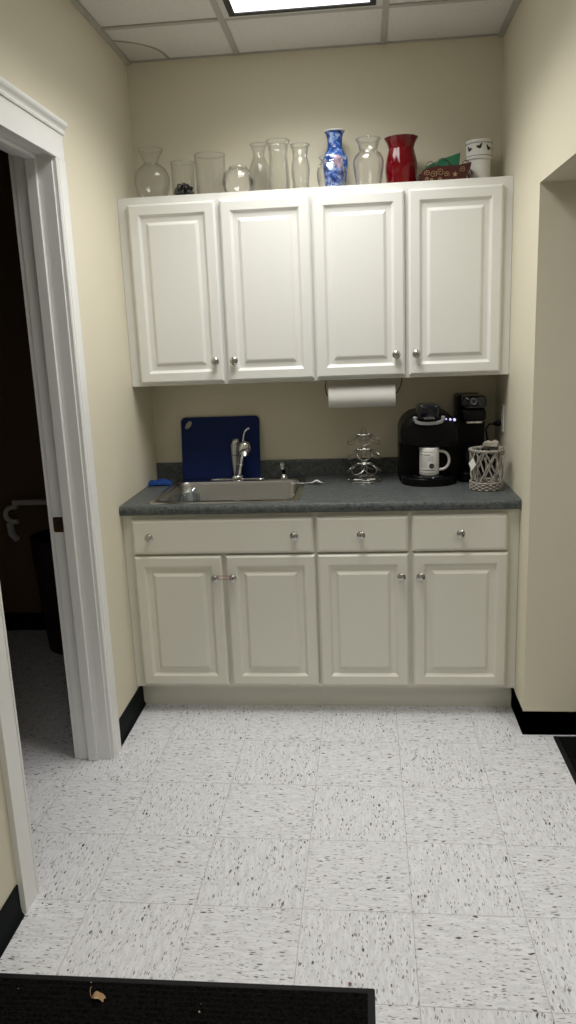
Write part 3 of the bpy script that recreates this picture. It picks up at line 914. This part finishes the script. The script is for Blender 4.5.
bm = BM(); lathe(bm, [(.0085, 0), (.0085, -.006), (.012, -.008), (.0145, -.006), (.0145, 0)], 28, 'Y'); k_ = obj('knob_ring', bm, M['ringgrey'], SM, smooth=True, loc=(0, -.103, .345)); k_['label'] = 'grey round knob ring'
bm = BM(); lathe(bm, [(0, -.004), (.008, -.004), (.0085, 0), (0, 0)], 24, 'Y'); obj('knob_centre', bm, M['ink'], SM, smooth=True, loc=(0, -.103, .345))
bm = BM(); prism(bm, rrect(-.038, .046, -.086, -.021, .02, 5), lambda u, v: (u, v, .2505), lambda u, v: (u, v, .2575)); o = obj('silver_strip', bm, M['chrome'], SM, smooth=True); o['label'] = 'silver strip under the head'
bm = BM(); prism(bm, rrect(-.056, .056, -.125, -.0205, .03, 6), lambda u, v: (u, v, .001), lambda u, v: (u, v, .040)); obj('base', bm, M['black'], SM, smooth=True, bevel=.003)
bm = BM(); prism(bm, rrect(-.046, .046, -.118, -.03, .02, 6), lambda u, v: (u, v, .0403), lambda u, v: (u, v, .0445)); obj('drip_grid', bm, M['blackgloss'], SM, smooth=True)
bm = BM(); lathe(bm, [(0, .052), (.026, .046), (.036, .056), (.040, .09), (.036, .13), (.030, .148), (.033, .152), (0, .152)], 28)
for v in bm.verts: v.co += Vector((.004, -.068, 0))
obj('carafe', bm, M['blackgloss'], SM, smooth=True)

# wicker basket
WB = thing('wicker_basket', 'small whitewashed willow basket with lattice sides and a white tag', 'basket', (1.4840, -.418, ZT))
RB, RT, HB = .060, .068, .163
def cone_r(z): return RB + (RT - RB) * max(0, (z - .03)) / (HB - .03)
bm = BM()
for row in range(5):
    ph = PI * (row % 2)
    tube(bm, [((RB + .002 + .004 * math.sin(14 * (2 * PI * k / 84) + ph)) * math.cos(2 * PI * k / 84), (RB + .002 + .004 * math.sin(14 * (2 * PI * k / 84) + ph)) * math.sin(2 * PI * k / 84), .0045 + row * .0068) for k in range(84)], .0042, 6, closed=True)
obj('woven_base', bm, M['wicker'], WB, smooth=True)
bm = BM(); lathe(bm, [(0, .002), (.056, .002), (.058, .006), (0, .008)], 32); obj('bottom', bm, M['wicker'], WB)
bm = BM(); rw = random.Random(5)
for d in (1, -1):
    for k in range(8):
        a0 = 2 * PI * k / 8 + (.14 if d > 0 else 0); pts = []; sw = d * rw.uniform(.75, 1.05)
        for i in range(9):
            t = i / 8; z = .026 + t * (HB - .026); a = a0 + sw * t; r = cone_r(z) + .002 * d * math.cos(PI * t * 3) - (.001)
            pts.append((r * math.cos(a), r * math.sin(a), z))
        tube(bm, pts, rw.uniform(.0034, .0044), 6)
for k in range(5):
    a = 2 * PI * k / 5 + .2; tube(bm, [(cone_r(z) * math.cos(a + .02 * math.sin(z * 60)) * .97, cone_r(z) * math.sin(a + .02 * math.sin(z * 60)) * .97, z) for z in (.022, .06, .10, HB)], .0026, 6)
obj('lattice', bm, M['wicker'], WB, smooth=True)
bm = BM()
for ph in (0, 2 * PI / 3, 4 * PI / 3):
    tube(bm, [((RT + .0035 * math.cos(9 * q + ph)) * math.cos(q), (RT + .0035 * math.cos(9 * q + ph)) * math.sin(q), HB + .0035 * math.sin(9 * q + ph)) for q in [2 * PI * k / 90 for k in range(90)]], .0034, 6, closed=True)
obj('twisted_rim', bm, M['wicker'], WB, smooth=True)
for sx in (1, -1):
    bm = BM()
    for off in (0, .006):
        tube(bm, [((RT + .002 + .012 * math.sin(PI * k / 12)) * math.cos(sx * .9 + (k - 6) * .05 + off), (RT + .002 + .012 * math.sin(PI * k / 12)) * math.sin(sx * .9 + (k - 6) * .05), HB - .004 + (.016 + off) * math.sin(PI * k / 12)) for k in range(13)], .0026, 6)
    obj('handle_loop', bm, M['wicker'], WB, smooth=True)
bm = BM(); prism(bm, [(0, -.027), (.016, 0), (0, .026), (-.016, 0)], lambda u, v: (u, 0, v), lambda u, v: (u, .0008, v))
tg = obj('tag', bm, M['paper'], WB, loc=(-.064, -.046, .112)); tg.rotation_euler = (0, .12, -.55); tg['label'] = 'white diamond-shaped paper tag'
bm = BM(); tube(bm, [(0, 0, .024), (.002, .004, .04), (.004, .008, .062)], .0007, 5); obj('string', bm, M['paper'], tg)
# folded paper sticking out of the basket
bm = BM()
rings = []
for u, z in ((-.030, .0), (-.014, .007), (.0, .003), (.016, .010), (.030, .002)):
    rings.append([(u, -.012, -.010), (u, -.010 + .003 * math.sin(u * 80), z), (u, .014, z + .005), (u, .018, -.006)])
loft(bm, rings)
o = obj('folded_paper', bm, M['card'], smooth=True, loc=(1.507, -.366, ZT + .1795)); o.rotation_euler = (0, 0, -.42)
tag(o, 'pale folded paper lying on the back rim of the wicker basket', 'paper')
o.data.materials[0] = simple('pale kraft paper', (.30, .275, .23), .9)

# outlet on the right wall with a plug
OT = thing('wall_outlet', 'cream wall outlet on the right wall above the wicker basket', 'outlet', (W, -.195, 1.180))
bm = BM(); prism(bm, rrect(-.037, .037, -.059, .059, .006), lambda u, v: (-.0004, u, v), lambda u, v: (-.006, u, v)); obj('cover_plate', bm, M['outlet'], OT, bevel=.002)
for z in (-.021, .021):
    bm = BM(); prism(bm, rrect(-.017, .017, z - .014, z + .014, .010), lambda u, v: (-.0062, u, v), lambda u, v: (-.008, u, v)); s_ = obj('socket', bm, M['outlet'], OT)
    bm = BM(); box(bm, -.0084, -.0081, -.008, -.006, z - .005, z + .005); box(bm, -.0084, -.0081, .006, .008, z - .005, z + .005); obj('slot', bm, M['ink'], s_)
bm = BM()
tube(bm, [(1.5765, -.195, 1.159), (1.560, -.195, 1.158), (1.546, -.190, 1.155)], [.013, .013, .006], 14)
tube(bm, [(1.548, -.190, 1.155), (1.535, -.150, 1.150), (1.530, -.09, 1.12), (1.545, -.06, 1.05), (1.55, -.05, .97), (1.55, -.055, .930), (1.54, -.045, .9205), (1.53, -.032, .9205)], .0035, 8)
L = (1.5765, -.195, 1.159)
tag(obj('power_cord', shift(bm, L), M['black'], smooth=True, loc=L), 'black plug and cord in the right wall outlet above the basket', 'cord')

# ------------------------------------------------------------------ glassware on top of the wall cabinets
def vase(name, label, cat, x, y, pts, mat, th=.003, base=.006, flute=None, n=6):
    bm = BM(); vessel(bm, [(r, z * .97) for r, z in pts], th, base, 48, n, flute)
    o = obj(name, bm, mat, smooth=True, loc=(x, y, ZU + .0003)); tag(o, label, cat)
    if mat is not M['redglass']:
        r = pts[-1][0] - th / 2; bm = BM()
        ring = [(r * (1 + (flute(2 * PI * k / 48, 0) if flute else 0)) * math.cos(2 * PI * k / 48), r * (1 + (flute(2 * PI * k / 48, 0) if flute else 0)) * math.sin(2 * PI * k / 48), pts[-1][1] * .97 + .0006) for k in range(48)]
        tube(bm, ring, .0022, 8, closed=True); obj('rim', bm, M['rimglass'], o, smooth=True)
    return o
G, TG = M['glass'], M['thickglass']
vase('glass_vase', 'round-bodied clear glass vase with flared neck beside the left wall', 'vase', .108, -.15,
     [(.034, 0), (.050, .012), (.070, .055), (.0755, .098), (.062, .135), (.036, .157), (.031, .165), (.037, .185), (.047, .206), (.0535, .219)], G)
vase('glass_tumbler', 'small straight clear glass tumbler holding black pebbles', 'tumbler', .242, -.15,
     [(.046, 0), (.048, .004), (.0485, .08), (.0495, .157)], G, .003, .007)
vase('glass_cylinder', 'wide straight clear glass cylinder vase third from the left wall', 'vase', .353, -.11,
     [(.062, 0), (.064, .004), (.065, .10), (.066, .190)], G, .004, .010)
vase('glass_bowl', 'low round clear glass fishbowl next to the straight cylinder vase', 'bowl', .483, -.18,
     [(.036, 0), (.050, .010), (.0675, .045), (.0695, .067), (.060, .095), (.044, .110), (.0365, .116), (.037, .119)], G)
vase('glass_vase', 'tall thin clear vase with flared rim standing behind the fishbowl', 'vase', .558, -.06,
     [(.034, 0), (.044, .03), (.0475, .095), (.041, .140), (.027, .172), (.0235, .190), (.028, .212), (.0365, .232)], G, .002)
def lobes(k, amp): return lambda a, z: amp * math.cos(k * a)
vase('glass_vase', 'tallest clear pressed-glass vase with waisted sides and fluted rim', 'vase', .650, -.15,
     [(.040, 0), (.0435, .008), (.0440, .05), (.0425, .09), (.0385, .15), (.0400, .19), (.0480, .213), (.0500, .221)], TG, .005, .012, lobes(8, .025))
vase('glass_vase', 'clear wavy-sided glass vase just right of the tallest pressed-glass vase', 'vase', .7415, -.15,
     [(.036, 0), (.0385, .01), (.0345, .045), (.0395, .090), (.037, .125), (.031, .152), (.036, .185), (.0415, .198)], TG, .0035, .009)
# blue porcelain
VB = thing('porcelain_vase', 'blue and white floral porcelain vase with flared neck', 'vase', (.885, -.09, ZU + .0003))
bm = BM(); vessel(bm, [(.040, 0), (.042, .006), (.046, .05), (.0535, .122), (.052, .146), (.040, .170), (.0325, .187), (.031, .209), (.036, .238), (.0425, .249)], .004, .008, 48)
obj('body', bm, M['bluevase'], VB, smooth=True)
bm = BM(); tube(bm, [(.0415 * math.cos(2 * PI * k / 48), .0415 * math.sin(2 * PI * k / 48), .2505) for k in range(48)], .0032, 8, closed=True); obj('lip', bm, M['porcelain'], VB, smooth=True)
vase('glass_bud_vase', 'low round clear glass vase standing in front of the blue porcelain vase', 'vase', .871, -.2350,
     [(.034, 0), (.050, .012), (.058, .050), (.0565, .075), (.047, .098), (.040, .108), (.0435, .118), (.048, .124)], G, .002)
vase('glass_vase', 'clear glass urn vase with wide flared rim between blue and red vases', 'vase', 1.024, -.15,
     [(.046, 0), (.050, .006), (.057, .05), (.0640, .108), (.057, .138), (.040, .157), (.0385, .165), (.044, .190), (.052, .204)], TG, .003, .008)
vase('red_vase', 'ruby red glass vase with flared rim', 'vase', 1.158, -.15,
     [(.052, 0), (.0575, .012), (.0650, .075), (.062, .110), (.053, .148), (.0515, .160), (.058, .182), (.069, .201)], M['redglass'], .004, .010, lambda a, z: .022 * math.cos(12 * a + z * 20))

# pebbles in the tumbler
rp = random.Random(11); proto = None; spots = []
for layer, (zz, cnt, rr) in enumerate(((.0165, 7, .0315), (.0165, 1, 0), (.0330, 7, .0310), (.0335, 1, 0), (.0495, 6, .0290), (.0500, 1, 0), (.0625, 3, .017))):
    for k in range(cnt): spots.append((rr * math.cos(2 * PI * k / max(cnt, 1) + layer * .5), rr * math.sin(2 * PI * k / max(cnt, 1) + layer * .5), zz))
for i, (px, py, pz) in enumerate(spots):
    if proto is None:
        bm = BM(); bmesh.ops.create_icosphere(bm, subdivisions=2, radius=.0125)
        for v in bm.verts: v.co *= 1 + rp.uniform(-.10, .10); 
        for v in bm.verts: v.co.z *= .72
        o = obj('pebble', bm, M['stone'], smooth=True); proto = o
    else:
        o = proto.copy(); COL.objects.link(o)
    o.location = (.242 + px, -.15 + py, ZU + pz); o.rotation_euler = (rp.uniform(-.3, .3), rp.uniform(-.3, .3), rp.uniform(0, 6))
    tag(o, 'small black pebble lying in the clear glass tumbler', 'pebble', 'pebbles in the glass tumbler')

# sleigh-shaped metal basket
SL = thing('sleigh_basket', 'dark red metal sleigh basket with gold scrollwork beside the white canister', 'basket', (1.327, -.195, ZU + .0003))
hx0, hx1 = .088, .104
def side_poly(): return [(-.094, .006), (.080, .006), (.100, .058), (.102, .072), (.060, .064), (-.060, .062), (-.088, .052), (-.098, .030)]
for s in (-1, 1):
    bm = BM(); prism(bm, side_poly(), lambda u, v: (u, s * (.034 + v * .12), v), lambda u, v: (u, s * (.0365 + v * .12), v)); obj('side_panel', bm, M['redmetal'], SL)
bm = BM(); box(bm, -.092, .080, -.0345, .0345, .004, .008); obj('bottom', bm, M['redmetal'], SL)
for nm, pts in (('front_panel', [(-.094, .006), (-.098, .030), (-.088, .052)]), ('rear_panel', [(.080, .006), (.100, .058), (.102, .072)])):
    bm = BM(); R_ = []
    for u, v in pts: R_.append([(u, -(.036 + v * .12), v), (u, .036 + v * .12, v), (u + .002, .036 + v * .12, v), (u + .002, -(.036 + v * .12), v)])
    loft(bm, R_); obj(nm, bm, M['redmetal'], SL)
bm = BM()
def yv(v): return -(.0385 + v * .12)
def scroll(cu, cv, r, sgn, turns=1.6):
    pts = []
    for k in range(26):
        t = k / 25; a = sgn * turns * 2 * PI * t + (0 if sgn > 0 else PI); q = r * (.18 + .82 * t)
        u, v = cu + q * math.cos(a), cv + q * math.sin(a); pts.append((u, yv(v), v))
    tube(bm, pts, .0013, 5)
for cu, cv, r, s in ((-.070, .040, .012, 1), (-.046, .034, .014, -1), (-.018, .040, .015, 1), (.006, .032, .011, -1), (-.072, .018, .008, -1), (-.052, .014, .006, 1), (-.02, .016, .007, -1), (.070, .046, .012, 1)): scroll(cu, cv, r, s)
star = []
for k in range(10):
    a = PI / 2 + PI * k / 5; r = .011 if k % 2 == 0 else .0048; star.append((.040 + r * math.cos(a), .030 + r * math.sin(a)))
prism(bm, star, lambda u, v: (u, yv(v) - .0004, v), lambda u, v: (u, yv(v) - .0018, v))
obj('scrollwork', bm, M['gold'], SL, smooth=True)
for s in (-1, 1):
    bm = BM()
    tube(bm, [(-.100, s * .042, .010), (-.108, s * .043, .026), (-.100, s * .044, .036), (-.094, s * .044, .030)], .003, 8)
    tube(bm, [(-.096, s * .041, .004), (.0, s * .041, .003), (.09, s * .041, .004), (.104, s * .042, .014), (.106, s * .043, .034), (.096, s * .043, .046), (.088, s * .043, .036)], .003, 8)
    obj('runner', bm, M['redmetal'], SL, smooth=True)
for (u0, r, c) in ((-.058, .014, .062), (-.008, .022, .060), (.082, .011, .064)):
    pts = [(u0 + r * 1.25 * math.cos(PI * k / 14), -.040, c + (r * 1.45) * math.sin(PI * k / 14)) for k in range(15)]
    bm = BM(); tube(bm, pts, .0015, 6); obj('wire_curl', bm, M['redmetal'], SL, smooth=True)
bm = BM()
loft(bm, [[(-.080, -.028, .052), (-.080, .028, .052), (-.080, .026, .066), (-.080, -.026, .066)], [(-.02, -.036, .050), (-.02, .036, .050), (-.02, .033, .090), (-.02, -.033, .090)],
          [(.030, -.037, .052), (.030, .037, .052), (.034, .033, .104), (.034, -.033, .104)], [(.056, -.037, .054), (.056, .037, .054), (.062, .032, .112), (.062, -.032, .112)]])
tag(obj('felt_wedge', bm, M['green'], bevel=.003, loc=(1.327, -.195, ZU + .0003)), 'green felt wedge lying in the red sleigh basket', 'decoration')

# white canister
CN = thing('canister', 'white ceramic canister banded with black birds at the right wall', 'canister', (1.4775, -.11, ZU + .0003))
bm = BM(); vessel(bm, [(.044, 0), (.0475, .004), (.0485, .05), (.0490, .088), (.0500, .096), (.0540, .100), (.0545, .106), (.0530, .110), (.0530, .160), (.0545, .162), (.0550, .170), (.0535, .1725)], .004, .008, 48, 4)
obj('body', bm, M['porcelain'], CN, smooth=True)
for z in (.111, .159):
    bm = BM(); tube(bm, [(.0529 * math.cos(2 * PI * k / 48), .0529 * math.sin(2 * PI * k / 48), z) for k in range(48)], .0011, 6, closed=True); obj('stripe', bm, M['ink'], CN, smooth=True)
rb = .0534
bird = [(-.012, .001), (-.006, .005), (-.001, .004), (.003, .008), (.006, .011), (.010, .0085), (.0075, .005), (.006, -.003), (.001, -.006), (-.004, -.004), (-.0085, -.0005)]
for i, a in enumerate([math.radians(d) for d in (-142, -96, -52, -10, 40, 90, 140)]):
    s = 1 if i % 2 else -1
    z0 = .136 + (.006 if i == 1 else 0)
    vs = []; bm = BM()
    for u, v in bird:
        aa = a + s * u * 1.25 / rb; vs.append(bm.verts.new((rb * math.cos(aa), rb * math.sin(aa), z0 + v * 1.25)))
    cc = bm.verts.new(((rb + .0006) * math.cos(a), (rb + .0006) * math.sin(a), z0 + .001))
    for k in range(len(vs)): bm.faces.new((vs[k], vs[(k + 1) % len(vs)], cc))
    obj('bird_print', bm, M['ink'], CN)

# ------------------------------------------------------------------ ceiling lights
def ceiling_light(label, x0, x1, y0, y1, mat, watts):
    t = thing('ceiling_light', label, 'ceiling light', ((x0 + x1) / 2, (y0 + y1) / 2, ZC)); L = t.location
    def ring(bm, a, b, z0, z1):
        box(bm, x0 + a, x1 - a, y0 + a, y0 + b, z0, z1); box(bm, x0 + a, x1 - a, y1 - b, y1 - a, z0, z1)
        box(bm, x0 + a, x0 + b, y0 + b, y1 - b, z0, z1); box(bm, x1 - b, x1 - a, y0 + b, y1 - b, z0, z1)
    bm = BM(); ring(bm, 0, .024, ZC - .005, ZC - .0005); obj('frame', shift(bm, L), M['fixture'], t)
    bm = BM(); ring(bm, .0242, .047, ZC - .010, ZC - .0005); obj('gasket', shift(bm, L), M['ink'], t)
    bm = BM(); box(bm, x0 + .0472, x1 - .0472, y0 + .0472, y1 - .0472, ZC - .006, ZC - .001); obj('diffuser', shift(bm, L), mat, t)
    la = bpy.data.lights.new('tube_light', 'AREA'); la.shape = 'RECTANGLE'; la.size = x1 - x0 - .098; la.size_y = y1 - y0 - .098
    la.energy = watts; la.spread = math.radians(SPREAD); la.color = (1.0, .99, .965)
    lo = bpy.data.objects.new('tube_light', la); COL.objects.link(lo); lo.parent = t; lo.location = (0, 0, -.0075)
    return t
WATT, SPREAD = 18, 133
ceiling_light('lit fluorescent ceiling light above the sink counter', .4895, 1.0805, -1.5925, -.3975, M['diffuser'], WATT)
ceiling_light('lit fluorescent ceiling light behind the viewer over the black mat', .4895, 1.0805, -4.0325, -2.8375, M['diffuser'], 9)

ceiling_light('added fill light panel over the passage mat on the right', 2.1, 2.691, -3.2, -2.005, M['diffuser'], 12)  # unseen fixture, added to brighten the passage wall and lower parts

# ------------------------------------------------------------------ mats and litter
def floor_mat_thing(label, x0, x1, y0, y1):
    t = thing('floor_mat', label, 'mat', ((x0 + x1) / 2, (y0 + y1) / 2, 0)); L = t.location
    bm = BM(); loft(bm, [rring(x0, x1, y0, y1, .003, .0006), rring(x0 + .002, x1 - .002, y0 + .002, y1 - .002, .003, .004), rring(x0 + .012, x1 - .012, y0 + .012, y1 - .012, .003, .006)])
    obj('rubber_edge', shift(bm, L), M['mat_rubber'], t, smooth=True)
    # ribbed pile
    bm = BM(); xa, xb, ya, yb = x0 + .018, x1 - .018, y0 + .018, y1 - .018
    n = int((yb - ya) / .008); prof = []
    for i in range(n + 1):
        yy = ya + (yb - ya) * i / n; prof.append((yy, .0085 if i % 2 else .0110))
    prof[0] = (ya, .0062); prof[-1] = (yb, .0062)
    A = [bm.verts.new((xa, y_, z_)) for y_, z_ in prof]; B = [bm.verts.new((xb, y_, z_)) for y_, z_ in prof]
    for i in range(n): bm.faces.new((A[i], B[i], B[i + 1], A[i + 1]))
    bm.faces.new(A); bm.faces.new(list(reversed(B)))
    bm.faces.new((A[0], A[-1], B[-1], B[0]))
    obj('carpet_pile', shift(bm, L), M['carpet'], t)
    return t
floor_mat_thing('black ribbed entrance mat in the foreground with a dry leaf on it', .020, .986, -3.85, -2.024)
floor_mat_thing('black ribbed mat on the passage floor against the right baseboard', 1.698, 2.95, -2.6, -.7915)

def leaf(name, mat, L, label, sc, rz):
    bm = BM(); n = 10; rows = []
    for i in range(n + 1):
        t = i / n; hw = .012 * math.sin(PI * t) ** .8 * (1 + .25 * math.sin(9 * t)); x = -.018 + .036 * t
        z = .004 + .006 * math.sin(4.5 * t)
        rows.append([(x, -hw, z + .006 * math.sin(3 * t + 1)), (x, 0, z), (x, hw, z + .008 * (1 - t))])
    V = [[bm.verts.new(p) for p in r] for r in rows]; V2 = [[bm.verts.new((p[0], p[1], p[2] - .0006)) for p in r] for r in rows]
    for i in range(n):
        for j in range(2):
            bm.faces.new((V[i][j], V[i + 1][j], V[i + 1][j + 1], V[i][j + 1])); bm.faces.new((V2[i][j], V2[i][j + 1], V2[i + 1][j + 1], V2[i + 1][j]))
        bm.faces.new((V[i][0], V2[i][0], V2[i + 1][0], V[i + 1][0])); bm.faces.new((V[i][2], V[i + 1][2], V2[i + 1][2], V2[i][2]))
    bmesh.ops.remove_doubles(bm, verts=bm.verts, dist=.00005)
    o = obj(name, bm, mat, smooth=True, loc=L); o.scale = (sc,) * 3; o.rotation_euler = (.1, .05, rz); tag(o, label, 'leaf')
    bm = BM(); tube(bm, [(-.017, 0, .005), (-.022, .004, .010), (-.024, .012, .016), (-.022, .020, .022)], .0009, 6); obj('stalk', bm, mat, o, smooth=True)
    return o
leaf('dry_leaf', M['leaf'], (.318, -2.098, .0105), 'curled tan dry leaf lying on the foreground mat', .95, .2)
leaf('dry_leaf', M['crumb'], (.925, -2.012, .0005), 'tiny reddish dry leaf at the front edge of the foreground mat', .38, 1.2)

# ------------------------------------------------------------------ inside the dark bathroom
GB = thing('wall_bar', 'pale horizontal bar on the far wall of the dark bathroom', 'bar', (-.555, .345, .745))
bm = BM(); tube(bm, [(-.335, -.055, 0), (.34, -.055, 0)], .0155, 14); obj('rail', bm, M['porcelain'], GB, smooth=True)
for x in (-.08, .30):
    bm = BM(); tube(bm, [(x, -.055, 0), (x, 0, 0)], .012, 12); lathe(bm, [(0, 0), (.034, 0), (.034, -.006), (0, -.006)], 24, 'Y', at=(x, .003, 0)); obj('bracket', bm, M['porcelain'], GB, smooth=True)
bm = BM(); pts = []
for k in range(15):
    a = PI * .35 + PI * 1.3 * k / 14; pts.append((-.898 + .047 * math.cos(a), .30, .678 + .042 * math.sin(a)))
tube(bm, pts, .0145, 12)
tube(bm, [(-.93, .308, .63), (-.93, .315, .57), (-.92, .345, .53)], .02, 12)
L = (-.88, .345, .6)
tag(obj('drain_pipe', shift(bm, L), M['porcelain'], smooth=True, loc=L), 'white hooked drain pipe below the bar in the dark bathroom', 'pipe')
bm = BM()
lathe(bm, [(0, 0), (.13, 0), (.14, .01), (.175, .60), (.18, .61), (.172, .612), (.166, .60), (.132, .02), (0, .02)], 32)
tag(obj('waste_bin', bm, M['maroon'], smooth=True, loc=(-.55, .12, 0)), 'tall dark maroon waste bin in the dark bathroom', 'bin')

# ------------------------------------------------------------------ world, camera, view
w = bpy.data.worlds.new('World'); SC.world = w; w.use_nodes = True
bg = w.node_tree.nodes['Background']; bg.inputs[0].default_value = (.5, .5, .5, 1); bg.inputs[1].default_value = .02

cam = bpy.data.cameras.new('camera'); co = bpy.data.objects.new('camera', cam); COL.objects.link(co)
R_ = Vector((0.99515096, 0.09041705, -0.03872107)); U_ = Vector((0.01730206, 0.22661246, 0.97383132)); F_ = Vector((-0.09682563, 0.96977912, -0.2239492))
mw = Matrix.Identity(4)
for i in range(3): mw[i][0] = R_[i]; mw[i][1] = U_[i]; mw[i][2] = -F_[i]
mw.translation = Vector((0.97814263, -3.61791971, 1.57031099))
co.matrix_world = mw
cam.sensor_fit = 'VERTICAL'; cam.sensor_height = 24; cam.lens = 775.243 / 1024 * 24; cam.clip_start = .05
SC.camera = co
vs = SC.view_settings; vs.view_transform = 'Standard'; vs.look = 'None'; vs.exposure = 0; vs.gamma = 1
try: vs.use_curve_mapping = False
except Exception: pass
